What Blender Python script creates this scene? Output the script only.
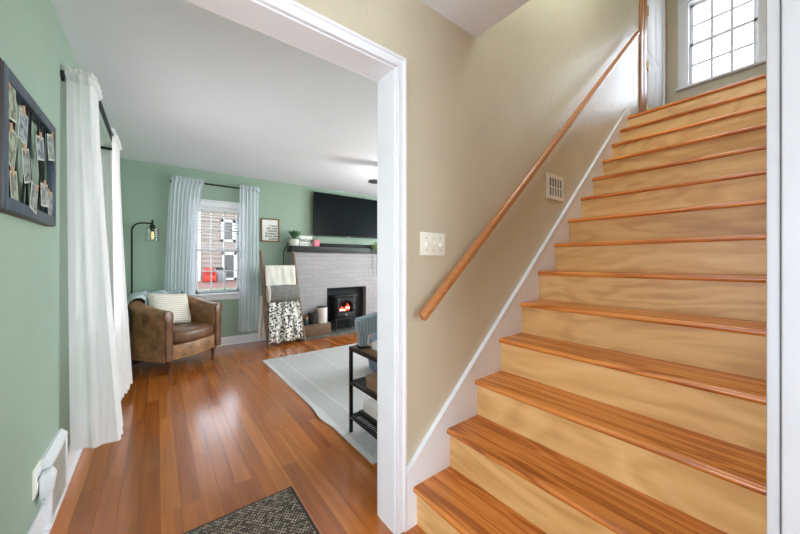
import bpy, bmesh, math, random
from mathutils import Vector, Matrix, noise

random.seed(7)
for o in list(bpy.data.objects):
    bpy.data.objects.remove(o, do_unlink=True)
SC = bpy.context.scene
COL = SC.collection
PI = math.pi

# ------------------------------------------------------------------ camera
CAM_H, F_PX, YAW = 1.21, 312.37, 0.66007
cd = bpy.data.cameras.new('camera')
cam = bpy.data.objects.new('camera', cd)
COL.objects.link(cam)
cam.location = (0, 0, CAM_H)
cam.rotation_euler = (PI / 2, 0, -YAW)
cd.sensor_width = 36.0
cd.lens = F_PX / 800 * 36.0
cd.shift_y = -(267 - 261.86) / 800
cd.clip_start = 0.02
SC.camera = cam

# ------------------------------------------------------------------ world, lights, exposure
def srgb(r, g, b):
    f = lambda c: (c / 255 / 12.92) if c / 255 <= 0.04045 else ((c / 255 + 0.055) / 1.055) ** 2.4
    return (f(r), f(g), f(b), 1.0)

W = bpy.data.worlds.new('sky')
SC.world = W
W.use_nodes = True
wn = W.node_tree
bg = wn.nodes['Background']
tcw = wn.nodes.new('ShaderNodeTexCoord')
sep = wn.nodes.new('ShaderNodeSeparateXYZ')
rmp = wn.nodes.new('ShaderNodeValToRGB')
wn.links.new(tcw.outputs['Generated'], sep.inputs[0])
wn.links.new(sep.outputs['Z'], rmp.inputs[0])
rmp.color_ramp.elements[0].color = (0.95, 0.97, 1.0, 1)
rmp.color_ramp.elements[1].color = (0.62, 0.78, 1.0, 1)
wn.links.new(rmp.outputs[0], bg.inputs[0])
bg.inputs[1].default_value = 4.6

def area(name, loc, rot, sx, sy, power, col=(1, 1, 1)):
    d = bpy.data.lights.new(name, 'AREA')
    d.shape = 'RECTANGLE'; d.size = sx; d.size_y = sy
    d.energy = power; d.color = col
    o = bpy.data.objects.new(name, d); COL.objects.link(o)
    o.location = loc; o.rotation_euler = rot
    return o

def point(name, loc, power, col=(1, 1, 1), r=0.1):
    d = bpy.data.lights.new(name, 'POINT')
    d.energy = power; d.color = col; d.shadow_soft_size = r
    o = bpy.data.objects.new(name, d); COL.objects.link(o)
    o.location = loc
    return o

# daylight through the windows, and one added side fill
area('landing_window_daylight', (6.7, 0.6, 4.5), (0, PI / 2, 0), 2.4, 2.4, 180, (0.74, 0.86, 1.0))
area('side_window_daylight', (-0.85, 3.06, 1.5), (0, -PI / 2, 0), 1.5, 1.0, 14, (0.93, 0.97, 1.0))
area('front_door_daylight', (0.40, -1.75, 1.2), (PI / 2, 0, 0), 1.0, 1.9, 46, (0.62, 0.82, 1.0))
area('foyer_side_fill', (-2.45, 0.30, 1.25), (0, -PI / 2, 0), 1.3, 1.0, 43, (0.68, 0.86, 1.0))  # added fill for the stair risers, no known window on this side
area('far_window_daylight', (5.25, 2.9, 1.5), (0, PI / 2, 0), 1.5, 2.0, 150, (0.84, 0.93, 1.0))
def portal(name, loc, rot, sx, sy):
    o = area(name, loc, rot, sx, sy, 1.0); o.data.cycles.is_portal = True
portal('back_window_portal', (0.6925, 5.29, 1.375), (-PI / 2, 0, 0), 0.62, 1.25)
portal('landing_window_portal', (5.52, 0.60, 3.99), (0, PI / 2, 0), 1.12, 0.64)
# lamps and added fill lights
point('foyer_lamp_light', (0.3, 0.55, 2.3), 0.6, (1.0, 0.74, 0.42), 0.08)
point('entry_fill_light', (-0.15, -0.40, 0.85), 18, (0.60, 0.82, 1.0), 0.12)  # added low fill behind the camera, like a flash; no table lamp
point('fan_lamp_light', (2.72, 3.25, 1.95), 34, (1.0, 0.98, 0.95), 0.12)
point('stairwell_fill_light', (2.0, 0.5, 3.9), 60, (0.70, 0.86, 1.0), 0.25)  # added fill for the upper risers and stair wall, no known fixture

vs = SC.view_settings
vs.view_transform = 'Standard'
vs.look = 'None'
vs.exposure = 0.0
vs.gamma = 1.0
vs.use_curve_mapping = False
SC.cycles.max_bounces = 10
SC.cycles.diffuse_bounces = 5
SC.cycles.transparent_max_bounces = 24
SC.cycles.caustics_reflective = False
SC.cycles.caustics_refractive = False
SC.cycles.sample_clamp_indirect = 6.0

# ------------------------------------------------------------------ materials
def set_ramp(cr, stops):
    e = cr.elements
    while len(e) > 1: e.remove(e[-1])
    e[0].position = stops[0][0]; e[0].color = stops[0][1]
    for p, c in stops[1:]:
        x = e.new(p); x.color = c

class NT:
    def __init__(s, name):
        s.m = bpy.data.materials.new(name); s.m.use_nodes = True
        s.t = s.m.node_tree; s.b = s.t.nodes['Principled BSDF']
        s.out = s.t.nodes['Material Output']
    def n(s, typ, **kw):
        x = s.t.nodes.new(typ)
        for k, v in kw.items():
            if k.startswith('i_'):
                x.inputs[k[2:].replace('_', ' ')].default_value = v
            else:
                setattr(x, k, v)
        return x
    def l(s, a, b): s.t.links.new(a, b)
    def coord(s, scale=(1, 1, 1), rot=(0, 0, 0), rnd=False):
        tc = s.n('ShaderNodeTexCoord'); mp = s.n('ShaderNodeMapping')
        src = tc.outputs['Object']
        if rnd:
            oi = s.n('ShaderNodeObjectInfo')
            ml = s.n('ShaderNodeVectorMath', operation='SCALE')
            cx = s.n('ShaderNodeCombineXYZ')
            for i in range(3): s.l(oi.outputs['Random'], cx.inputs[i])
            s.l(cx.outputs[0], ml.inputs[0]); ml.inputs['Scale'].default_value = 17.3
            ad = s.n('ShaderNodeVectorMath', operation='ADD')
            s.l(src, ad.inputs[0]); s.l(ml.outputs[0], ad.inputs[1]); src = ad.outputs[0]
        s.l(src, mp.inputs[0])
        mp.inputs['Scale'].default_value = scale; mp.inputs['Rotation'].default_value = rot
        return mp.outputs[0]
    def ramp(s, fac, stops):
        r = s.n('ShaderNodeValToRGB'); set_ramp(r.color_ramp, stops)
        s.l(fac, r.inputs[0]); return r.outputs[0]
    def mix(s, fac, a, b, mode='MIX'):
        x = s.n('ShaderNodeMixRGB', blend_type=mode)
        for i, v in ((0, fac), (1, a), (2, b)):
            if hasattr(v, 'is_output'): s.l(v, x.inputs[i])
            else: x.inputs[i].default_value = v
        return x.outputs[0]
    def bump(s, h, strength, dist=0.01):
        x = s.n('ShaderNodeBump'); x.inputs['Strength'].default_value = strength
        x.inputs['Distance'].default_value = dist
        s.l(h, x.inputs['Height']); s.l(x.outputs[0], s.b.inputs['Normal'])
    def base(s, c):
        if hasattr(c, 'is_output'): s.l(c, s.b.inputs['Base Color'])
        else: s.b.inputs['Base Color'].default_value = c
    def rough(s, v): s.b.inputs['Roughness'].default_value = v

def plain(name, rgb, rough=0.5, metal=0.0, var=0.08, vscale=9.0, bump=0.0, bscale=80.0, spec=0.5):
    k = NT(name)
    nz = k.n('ShaderNodeTexNoise'); nz.inputs['Scale'].default_value = vscale; nz.inputs['Detail'].default_value = 4
    k.l(k.coord(), nz.inputs['Vector'])
    c = srgb(*rgb)
    d = tuple(x * (1 - var * 1.6) for x in c[:3]) + (1,)
    e = tuple(min(1, x * (1 + var)) for x in c[:3]) + (1,)
    k.base(k.ramp(nz.outputs['Fac'], [(0.3, d), (0.7, e)]))
    k.rough(rough); k.b.inputs['Metallic'].default_value = metal
    k.b.inputs['Specular IOR Level'].default_value = spec
    if bump:
        b = k.n('ShaderNodeTexNoise'); b.inputs['Scale'].default_value = bscale; b.inputs['Detail'].default_value = 5
        k.l(k.coord(), b.inputs['Vector']); k.bump(b.outputs['Fac'], bump, 0.004)
    return k.m

def plaster(name, rgb, var=0.04, strength=0.25, rough=0.55):
    k = NT(name)
    v = k.coord()
    n1 = k.n('ShaderNodeTexNoise'); n1.inputs['Scale'].default_value = 19; n1.inputs['Detail'].default_value = 6
    n1.inputs['Distortion'].default_value = 1.2
    n2 = k.n('ShaderNodeTexNoise'); n2.inputs['Scale'].default_value = 2.2; n2.inputs['Detail'].default_value = 3
    k.l(v, n1.inputs['Vector']); k.l(v, n2.inputs['Vector'])
    c = srgb(*rgb)
    k.base(k.ramp(n2.outputs['Fac'], [(0.3, tuple(x * (1 - var) for x in c[:3]) + (1,)), (0.7, tuple(min(1, x * (1 + var)) for x in c[:3]) + (1,))]))
    k.rough(rough)
    k.bump(n1.outputs['Fac'], strength, 0.012)
    return k.m

def wood(name, dark, mid, light, axis='Y', grain=1.0, rough=0.35, ring=0.5, rnd=True, bump=0.05, coat=0.0, lng=0.7, crs=9.0):
    """procedural timber: fine fibres and wandering growth rings along one axis"""
    k = NT(name)
    long_ = lng * grain; cross = crs * grain
    sc = {'X': (long_, cross, cross), 'Y': (cross, long_, cross), 'Z': (cross, cross, long_)}[axis]
    v = k.coord(sc, rnd=rnd)
    n1 = k.n('ShaderNodeTexNoise'); n1.inputs['Scale'].default_value = 0.9; n1.inputs['Detail'].default_value = 3
    n1.inputs['Distortion'].default_value = 0.6
    k.l(v, n1.inputs['Vector'])
    m = k.n('ShaderNodeMath', operation='MULTIPLY'); m.inputs[1].default_value = 46.0
    k.l(n1.outputs['Fac'], m.inputs[0])
    sn = k.n('ShaderNodeMath', operation='SINE'); k.l(m.outputs[0], sn.inputs[0])
    mr = k.n('ShaderNodeMapRange'); mr.inputs['From Min'].default_value = -1; k.l(sn.outputs[0], mr.inputs['Value'])
    v2 = k.coord(tuple(x * 6 if x > 2 else x * 1.6 for x in sc), rnd=rnd)
    n2 = k.n('ShaderNodeTexNoise'); n2.inputs['Scale'].default_value = 1.4; n2.inputs['Detail'].default_value = 5
    k.l(v2, n2.inputs['Vector'])
    n3 = k.n('ShaderNodeTexNoise'); n3.inputs['Scale'].default_value = 0.5; n3.inputs['Detail'].default_value = 2
    k.l(v, n3.inputs['Vector'])
    fac = k.mix(ring, n2.outputs['Fac'], mr.outputs[0])
    fac = k.mix(0.35, fac, n3.outputs['Fac'])
    col = k.ramp(fac, [(0.22, srgb(*dark)), (0.5, srgb(*mid)), (0.78, srgb(*light))])
    if rnd:
        oi = k.n('ShaderNodeObjectInfo')
        col = k.mix(1.0, col, k.ramp(oi.outputs['Random'], [(0.0, (0.84, 0.80, 0.76, 1)), (0.5, (0.96, 0.95, 0.94, 1)), (1.0, (1.05, 1.06, 1.08, 1))]), 'MULTIPLY')
    k.base(col)
    k.rough(rough)
    if coat: k.b.inputs['Coat Weight'].default_value = coat; k.b.inputs['Coat Roughness'].default_value = 0.12
    k.bump(n2.outputs['Fac'], bump, 0.002)
    return k.m

def floor_planks():
    k = NT('oak_strip_floor')
    v = k.coord((1, 1, 1), (0, 0, PI / 2))
    br = k.n('ShaderNodeTexBrick'); br.offset = 0.37; br.offset_frequency = 3
    for nm, val in (('Scale', 1.0), ('Mortar Size', 0.0008), ('Mortar Smooth', 0.4), ('Bias', 0.0), ('Brick Width', 1.15), ('Row Height', 0.082)):
        br.inputs[nm].default_value = val
    br.inputs['Color1'].default_value = (0, 0, 0, 1); br.inputs['Color2'].default_value = (1, 1, 1, 1)
    br.inputs['Mortar'].default_value = (0.5, 0.5, 0.5, 1)
    k.l(v, br.inputs['Vector'])
    tone = k.ramp(br.outputs['Color'], [(0.0, srgb(164, 86, 28)), (0.5, srgb(182, 100, 36)), (1.0, srgb(198, 116, 48))])
    # per-plank shift of the grain
    sv = k.n('ShaderNodeVectorMath', operation='SCALE'); sv.inputs['Scale'].default_value = 7.0
    k.l(br.outputs['Color'], sv.inputs[0])
    ad = k.n('ShaderNodeVectorMath', operation='ADD')
    k.l(k.coord((26, 1.4, 26)), ad.inputs[0]); k.l(sv.outputs[0], ad.inputs[1])
    n = k.n('ShaderNodeTexNoise'); n.inputs['Scale'].default_value = 1.0; n.inputs['Detail'].default_value = 6; n.inputs['Distortion'].default_value = 0.5
    k.l(ad.outputs[0], n.inputs['Vector'])
    g = k.ramp(n.outputs['Fac'], [(0.3, srgb(178, 166, 158)), (0.65, srgb(255, 255, 255))])
    c = k.mix(0.6, tone, g, 'MULTIPLY')
    c = k.mix(br.outputs['Fac'], c, srgb(96, 50, 24))
    k.base(c)
    n4 = k.n('ShaderNodeTexNoise'); n4.inputs['Scale'].default_value = 3.0; n4.inputs['Detail'].default_value = 5
    k.l(k.coord(), n4.inputs['Vector'])
    rr = k.n('ShaderNodeMapRange'); rr.inputs['To Min'].default_value = 0.16; rr.inputs['To Max'].default_value = 0.30
    k.l(n4.outputs['Fac'], rr.inputs['Value']); k.l(rr.outputs[0], k.b.inputs['Roughness'])
    k.b.inputs['Coat Weight'].default_value = 0.7; k.b.inputs['Coat Roughness'].default_value = 0.17
    k.bump(n.outputs['Fac'], 0.04, 0.003)
    return k.m

def painted_brick():
    k = NT('painted_white_brick')
    tc = k.n('ShaderNodeTexCoord'); sp = k.n('ShaderNodeSeparateXYZ'); cb = k.n('ShaderNodeCombineXYZ')
    k.l(tc.outputs['Object'], sp.inputs[0])
    ax = k.n('ShaderNodeMath', operation='ADD'); k.l(sp.outputs['X'], ax.inputs[0]); k.l(sp.outputs['Y'], ax.inputs[1])
    k.l(ax.outputs[0], cb.inputs[0]); k.l(sp.outputs['Z'], cb.inputs[1])
    br = k.n('ShaderNodeTexBrick')
    for nm, val in (('Scale', 1.0), ('Mortar Size', 0.006), ('Mortar Smooth', 0.6), ('Brick Width', 0.215), ('Row Height', 0.072)):
        br.inputs[nm].default_value = val
    br.inputs['Color1'].default_value = srgb(162, 158, 160); br.inputs['Color2'].default_value = srgb(170, 166, 168)
    br.inputs['Mortar'].default_value = srgb(156, 152, 154)
    k.l(cb.outputs[0], br.inputs['Vector']); k.base(br.outputs['Color']); k.rough(0.6)
    n = k.n('ShaderNodeTexNoise'); n.inputs['Scale'].default_value = 40; n.inputs['Detail'].default_value = 4
    k.l(tc.outputs['Object'], n.inputs['Vector'])
    h = k.mix(0.55, k.mix(br.outputs['Fac'], (1, 1, 1, 1), (0, 0, 0, 1)), n.outputs['Fac'])
    k.bump(h, 0.5, 0.008)
    return k.m

def sheer(name, rgb, see):
    k = NT(name)
    tr = k.n('ShaderNodeBsdfTransparent'); tl = k.n('ShaderNodeBsdfTranslucent'); df = k.n('ShaderNodeBsdfDiffuse')
    m1 = k.n('ShaderNodeMixShader'); m2 = k.n('ShaderNodeMixShader')
    tl.inputs[0].default_value = srgb(*rgb); df.inputs[0].default_value = srgb(*rgb)
    wv = k.n('ShaderNodeTexNoise'); wv.inputs['Scale'].default_value = 1.0; wv.inputs['Detail'].default_value = 3
    k.l(k.coord((60, 60, 3)), wv.inputs['Vector'])
    mr = k.n('ShaderNodeMapRange'); mr.inputs['To Min'].default_value = see - 0.12; mr.inputs['To Max'].default_value = see + 0.12
    k.l(wv.outputs['Fac'], mr.inputs['Value'])
    m1.inputs[0].default_value = 0.3
    k.l(df.outputs[0], m1.inputs[1]); k.l(tl.outputs[0], m1.inputs[2])
    k.l(mr.outputs[0], m2.inputs[0]); k.l(m1.outputs[0], m2.inputs[1]); k.l(tr.outputs[0], m2.inputs[2])
    k.l(m2.outputs[0], k.out.inputs['Surface'])
    return k.m

def pane_glass(name, tint=(1, 1, 1), refl=0.06):
    k = NT(name)
    tr = k.n('ShaderNodeBsdfTransparent'); gl = k.n('ShaderNodeBsdfGlossy'); mx = k.n('ShaderNodeMixShader')
    tr.inputs[0].default_value = (*tint, 1); gl.inputs['Roughness'].default_value = 0.02
    fr = k.n('ShaderNodeLayerWeight'); fr.inputs['Blend'].default_value = 0.25
    ml = k.n('ShaderNodeMath', operation='MULTIPLY'); ml.inputs[1].default_value = refl * 5
    k.l(fr.outputs['Fresnel'], ml.inputs[0]); k.l(ml.outputs[0], mx.inputs[0])
    k.l(tr.outputs[0], mx.inputs[1]); k.l(gl.outputs[0], mx.inputs[2]); k.l(mx.outputs[0], k.out.inputs['Surface'])
    return k.m

def glow(name, rgb, strength):
    k = NT(name)
    k.base(srgb(*rgb)); k.b.inputs['Emission Color'].default_value = srgb(*rgb)
    k.b.inputs['Emission Strength'].default_value = strength
    return k.m

def floral():
    k = NT('floral_blanket_cloth')
    v = k.coord()
    nz = k.n('ShaderNodeTexNoise'); nz.inputs['Scale'].default_value = 24; nz.inputs['Detail'].default_value = 3; nz.inputs['Distortion'].default_value = 2.6
    vo = k.n('ShaderNodeTexVoronoi'); vo.inputs['Scale'].default_value = 30
    k.l(v, nz.inputs['Vector']); k.l(v, vo.inputs['Vector'])
    f = k.mix(0.45, nz.outputs['Fac'], vo.outputs['Distance'])
    k.base(k.ramp(f, [(0.43, srgb(46, 50, 48)), (0.47, srgb(120, 122, 116)), (0.51, srgb(236, 234, 226))]))
    k.rough(0.9); k.bump(nz.outputs['Fac'], 0.2, 0.01)
    return k.m

def striped(name, a, b, scale, axis, rough=0.9, width=0.5, dist=0.0, bump=0.4):
    k = NT(name)
    w = k.n('ShaderNodeTexWave', bands_direction=axis); w.inputs['Scale'].default_value = scale
    w.inputs['Distortion'].default_value = dist; w.inputs['Detail'].default_value = 2; w.inputs['Detail Scale'].default_value = 6
    k.l(k.coord(), w.inputs['Vector'])
    k.base(k.ramp(w.outputs['Fac'], [(max(0, width - 0.12), srgb(*a)), (min(1, width + 0.12), srgb(*b))]))
    k.rough(rough); k.bump(w.outputs['Fac'], bump, 0.006)
    return k.m

def mat_weave():
    k = NT('speckled_mat_weave')
    br = k.n('ShaderNodeTexBrick')
    for nm, val in (('Scale', 1.0), ('Mortar Size', 0.0028), ('Mortar Smooth', 0.2), ('Brick Width', 0.018), ('Row Height', 0.0105)):
        br.inputs[nm].default_value = val
    br.inputs['Color1'].default_value = srgb(92, 80, 66); br.inputs['Color2'].default_value = srgb(226, 208, 178)
    br.inputs['Mortar'].default_value = srgb(50, 46, 42)
    br.inputs['Bias'].default_value = -0.1
    k.l(k.coord(), br.inputs['Vector'])
    k.base(br.outputs['Color']); k.rough(0.95)
    k.bump(k.mix(br.outputs['Fac'], (1, 1, 1, 1), (0, 0, 0, 1)), 0.6, 0.004)
    return k.m

def rug_mat():
    k = NT('pale_flatweave_rug')
    tc = k.n('ShaderNodeTexCoord'); sp = k.n('ShaderNodeSeparateXYZ'); k.l(tc.outputs['Object'], sp.inputs[0])
    # lengthwise bands near the two long edges and a fine check
    ab = k.n('ShaderNodeMath', operation='ABSOLUTE'); k.l(sp.outputs['X'], ab.inputs[0])
    nz = k.n('ShaderNodeTexNoise'); nz.inputs['Scale'].default_value = 90; nz.inputs['Detail'].default_value = 2
    k.l(tc.outputs['Object'], nz.inputs['Vector'])
    w = k.n('ShaderNodeTexWave', bands_direction='X'); w.inputs['Scale'].default_value = 26; k.l(tc.outputs['Object'], w.inputs['Vector'])
    w2 = k.n('ShaderNodeTexWave', bands_direction='Y'); w2.inputs['Scale'].default_value = 26; k.l(tc.outputs['Object'], w2.inputs['Vector'])
    chk = k.mix(1.0, w.outputs['Fac'], w2.outputs['Fac'], 'MULTIPLY')
    f = k.ramp(chk, [(0.1, srgb(186, 182, 180)), (0.5, srgb(152, 149, 148))])
    r = k.n('ShaderNodeValToRGB'); r.color_ramp.interpolation = 'CONSTANT'
    stops = [(0.0, 0.25), (0.335, 0.75), (0.35, 0.2), (0.76, 0.85), (0.775, 0.1), (0.93, 0.85), (0.975, 0.95)]
    set_ramp(r.color_ramp, [(p, (c, c, c, 1)) for p, c in stops])
    k.l(ab.outputs[0], r.inputs[0])
    c = k.mix(r.outputs[0], f, srgb(212, 209, 205))
    c = k.mix(0.25, c, k.ramp(nz.outputs['Fac'], [(0.35, srgb(150, 148, 146)), (0.65, srgb(222, 220, 217))]))
    k.base(c); k.rough(0.95); k.bump(chk, 0.4, 0.004)
    return k.m

M = {}
M['green'] = plaster('sage_green_paint', (150, 171, 152), 0.03, 0.05, 0.6)
M['tan'] = plaster('tan_plaster', (201, 189, 164), 0.035, 0.24, 0.36)
M['ceil'] = plaster('white_ceiling_paint', (228, 232, 238), 0.015, 0.04, 0.8)
M['shadedwhite'] = plain('shade_toned_white_paint', (196, 195, 197), 0.45, var=0.015)  # white paint darkened in colour to stand in for dimmer light
M['matte'] = plain('white_matt_paint', (232, 233, 236), 0.7, var=0.01)
M['white'] = plain('white_gloss_paint', (232, 232, 234), 0.32, var=0.015)
M['offwhite'] = plain('ivory_plastic', (238, 234, 220), 0.4, var=0.01)
M['floor'] = floor_planks()
M['tread'] = wood('pine_tread_timber', (148, 74, 26), (214, 128, 54), (230, 154, 80), 'Y', 1.1, 0.26, 0.48, coat=0.2)
M['riser'] = wood('birch_ply_riser', (192, 140, 82), (222, 176, 112), (238, 198, 138), 'Y', 1.0, 0.42, 0.3, lng=1.2, crs=3.5)
M['rail'] = wood('oak_handrail_timber', (164, 98, 48), (186, 118, 64), (204, 142, 86), 'X', 1.0, 0.32, 0.12, coat=0.2)
M['trimwood'] = wood('varnished_trim_timber', (150, 92, 48), (180, 118, 68), (200, 142, 90), 'Z', 1.0, 0.35, 0.3)
M['landing'] = wood('landing_boards', (120, 60, 26), (160, 90, 44), (188, 118, 64), 'Y', 1.0, 0.25, 0.4, coat=0.2)
M['brick'] = painted_brick()
M['black'] = plain('matt_black_metal', (24, 25, 27), 0.45, 0.4, var=0.1)
M['iron'] = plain('black_cast_iron', (30, 33, 35), 0.5, 0.2, var=0.1, bump=0.1)
M['dark'] = plain('dark_stained_mantel', (44, 46, 45), 0.5, var=0.2, vscale=20)
M['slate'] = plain('slate_hearth', (104, 106, 98), 0.6, var=0.2, vscale=12, bump=0.2)
M['soot'] = plain('black_firebox_panel', (12, 12, 13), 0.7, var=0.1)
M['screen'] = plain('dark_tv_glass', (11, 17, 18), 0.35, var=0.05, spec=0.08)
M['sheer'] = sheer('white_sheer_voile', (252, 249, 248), 0.14)
M['voile'] = sheer('pale_window_voile', (240, 247, 254), 0.36)
M['hem'] = sheer('white_hem_voile', (246, 245, 240), 0.12)
M['pane'] = pane_glass('window_glass')
M['shade'] = pane_glass('clear_lamp_glass', (0.98, 0.99, 0.99), 0.08)
M['leather'] = plain('worn_tan_leather', (158, 116, 78), 0.42, var=0.34, vscale=9, bump=0.15, bscale=60)
M['leather_d'] = plain('worn_brown_leather', (112, 78, 52), 0.36, var=0.25, vscale=8, bump=0.15, bscale=60)
M['stud'] = plain('antique_brass_stud', (176, 142, 92), 0.4, 0.6)
M['legwood'] = wood('brown_leg_timber', (60, 38, 22), (92, 62, 38), (116, 82, 54), 'Z', 1.0, 0.4, 0.3)
M['throw'] = plain('blue_grey_fleece', (186, 198, 202), 0.95, var=0.1, bump=0.5, bscale=70)
M['pillow'] = striped('ribbed_cream_pillow', (214, 204, 186), (238, 232, 220), 13, 'Z', width=0.35, dist=0.4)
M['ladder'] = wood('weathered_ladder_timber', (86, 66, 50), (122, 98, 78), (150, 126, 102), 'Z', 1.2, 0.7, 0.3)
M['cream'] = plain('cream_knit_blanket', (228, 225, 212), 0.95, var=0.05, bump=0.4, bscale=90)
M['greyfur'] = plain('grey_fleece_blanket', (128, 128, 122), 0.95, var=0.14, vscale=30, bump=0.5, bscale=90)
M['floral'] = floral()
M['crate'] = wood('brown_crate_timber', (74, 54, 40), (110, 84, 62), (136, 108, 82), 'X', 1.2, 0.65, 0.3)
M['basket'] = plain('dark_woven_basket', (54, 54, 52), 0.8, var=0.3, vscale=60, bump=0.5, bscale=120)
M['jar'] = plain('dark_green_jar_glass', (44, 62, 60), 0.2, var=0.2, vscale=40)
M['amber'] = plain('amber_wooden_lid', (176, 128, 70), 0.5, var=0.1)
M['enamel'] = plain('white_enamel', (234, 232, 228), 0.35, var=0.02)
M['leaf'] = plain('green_leaf', (84, 120, 76), 0.5, var=0.25, vscale=30)
M['leaf2'] = plain('yellow_green_leaf', (124, 140, 62), 0.5, var=0.3, vscale=30)
M['vine'] = plain('dark_vine_leaf', (58, 66, 52), 0.6, var=0.2)
M['pot'] = plain('white_ceramic_pot', (222, 222, 212), 0.45, var=0.03)
M['paper'] = plain('white_sign_board', (236, 235, 228), 0.7, var=0.02)
M['ink'] = plain('black_sign_ink', (28, 28, 28), 0.7)
M['frame_w'] = wood('brown_frame_timber', (104, 68, 34), (140, 96, 54), (164, 118, 72), 'Z', 1.5, 0.5, 0.3)
M['pink'] = striped('pink_gift_paper', (196, 62, 92), (236, 150, 164), 9, 'X', width=0.4, bump=0.0, rough=0.5)
M['bluewood'] = wood('slate_blue_frame_timber', (30, 40, 50), (48, 62, 76), (72, 90, 106), 'Z', 1.2, 0.45, 0.25)
M['brownwood'] = wood('dark_brown_frame_timber', (48, 30, 24), (70, 46, 36), (88, 62, 48), 'Z', 1.2, 0.5, 0.25)
M['peg'] = plain('wooden_peg', (206, 160, 122), 0.6, var=0.1)
M['rug'] = rug_mat()
M['mat'] = mat_weave()
M['matedge'] = plain('black_mat_border', (44, 42, 42), 0.9)
M['shelfwood'] = wood('rustic_table_top', (96, 68, 42), (134, 98, 62), (158, 120, 80), 'Y', 1.2, 0.5, 0.4)
M['card'] = plain('brown_card_box', (142, 112, 88), 0.7, var=0.05)
M['sofa'] = plain('blue_grey_upholstery', (112, 124, 136), 0.9, var=0.1, bump=0.35, bscale=120)
M['fabric'] = striped('grey_ribbed_fabric', (128, 142, 152), (150, 162, 172), 14, 'X', width=0.4, bump=0.25)
M['siding'] = plain('beige_lap_siding', (146, 130, 122), 0.7, var=0.04)
M['grass'] = plain('lawn_grass', (104, 118, 66), 0.95, var=0.25, vscale=5, bump=0.5, bscale=40)
M['mulch'] = plain('red_brown_mulch', (122, 88, 76), 0.95, var=0.2, vscale=30)
M['red'] = plain('red_painted_timber', (190, 54, 38), 0.5, var=0.05)
M['unit'] = plain('grey_unit_casing', (126, 126, 126), 0.5, var=0.05)
M['darkpane'] = plain('dark_window_glass', (96, 92, 92), 0.3, var=0.1)
M['brass'] = plain('brass_hinge', (196, 172, 122), 0.35, 0.7)
M['nickel'] = plain('brushed_nickel', (170, 170, 168), 0.35, 0.8)
M['vent'] = plain('cream_vent_enamel', (228, 222, 208), 0.45, var=0.02)
M['ventdark'] = plain('dark_vent_slot', (92, 96, 98), 0.6)
M['duct'] = plain('dusty_register_grille', (188, 184, 172), 0.55, 0.1, var=0.1)
M['flame'] = glow('orange_flame', (250, 96, 60), 1.3)
M['ember'] = glow('pale_ember', (255, 200, 184), 1.6)
M['bulb'] = glow('warm_bulb', (255, 206, 140), 0.7)
M['opal'] = glow('opal_lamp_glass', (255, 244, 226), 2.5)
def photo_mat(name, a, b, sc):
    k = NT(name); n = k.n('ShaderNodeTexNoise'); n.inputs['Scale'].default_value = sc; n.inputs['Detail'].default_value = 4
    k.l(k.coord(rnd=True), n.inputs['Vector']); k.base(k.ramp(n.outputs['Fac'], [(0.42, srgb(*a)), (0.55, srgb(*b))])); k.rough(0.35); return k.m
M['photo_blue'] = photo_mat('blue_toned_print', (48, 62, 88), (158, 170, 172), 34)
M['photo_grey'] = photo_mat('grey_toned_print', (56, 60, 62), (150, 156, 148), 42)
M['photo_tan'] = photo_mat('warm_toned_print', (96, 88, 70), (158, 172, 144), 36)
M['photoback'] = plain('white_print_paper', (188, 192, 180), 0.5)

# ------------------------------------------------------------------ mesh helpers
def B(): return bmesh.new()

def merge(bm, tmp, mat=None):
    if mat is not None: bmesh.ops.transform(tmp, matrix=mat, verts=tmp.verts)
    me = bpy.data.meshes.new('tmp'); tmp.to_mesh(me); tmp.free()
    bm.from_mesh(me); bpy.data.meshes.remove(me)

def box(bm, a, b, bev=0.0, seg=2, mat=None):
    t = bmesh.new(); bmesh.ops.create_cube(t, size=1.0)
    a = Vector(a); b = Vector(b); c = (a + b) / 2; d = b - a
    for v in t.verts: v.co = Vector((v.co.x * d.x, v.co.y * d.y, v.co.z * d.z)) + c
    if bev > 0:
        bmesh.ops.bevel(t, geom=list(t.edges), offset=min(bev, 0.49 * min(abs(d.x), abs(d.y), abs(d.z))), segments=seg, affect='EDGES', profile=0.5)
    merge(bm, t, mat); return bm

def tube(bm, pts, r, n=10, caps=True):
    pts = [Vector(p) for p in pts]
    rs = r if isinstance(r, (list, tuple)) else [r] * len(pts)
    rings = []; up = None
    for i, p in enumerate(pts):
        d = (pts[min(i + 1, len(pts) - 1)] - pts[max(i - 1, 0)]).normalized()
        if up is None:
            up = Vector((0, 0, 1)) if abs(d.z) < 0.9 else Vector((1, 0, 0))
        x = d.cross(up).normalized(); up = x.cross(d).normalized()
        rings.append([bm.verts.new(p + (x * math.cos(2 * PI * k / n) + up * math.sin(2 * PI * k / n)) * rs[i]) for k in range(n)])
    for a, b in zip(rings, rings[1:]):
        for k in range(n): bm.faces.new((a[k], a[(k + 1) % n], b[(k + 1) % n], b[k]))
    if caps:
        bm.faces.new(rings[0][::-1]); bm.faces.new(rings[-1])
    return bm

def lathe(bm, prof, n=24, loc=(0, 0, 0), mat=None):
    t = bmesh.new(); rings = []
    for r, z in prof:
        if r < 1e-5: rings.append([t.verts.new((0, 0, z))])
        else: rings.append([t.verts.new((r * math.cos(2 * PI * k / n), r * math.sin(2 * PI * k / n), z)) for k in range(n)])
    for a, b in zip(rings, rings[1:]):
        if len(a) == 1 and len(b) == 1: continue
        for k in range(n):
            if len(a) == 1: t.faces.new((a[0], b[(k + 1) % n], b[k]))
            elif len(b) == 1: t.faces.new((a[k], a[(k + 1) % n], b[0]))
            else: t.faces.new((a[k], a[(k + 1) % n], b[(k + 1) % n], b[k]))
    if mat is None: mat = Matrix.Translation(loc)
    merge(bm, t, mat); return bm

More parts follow.
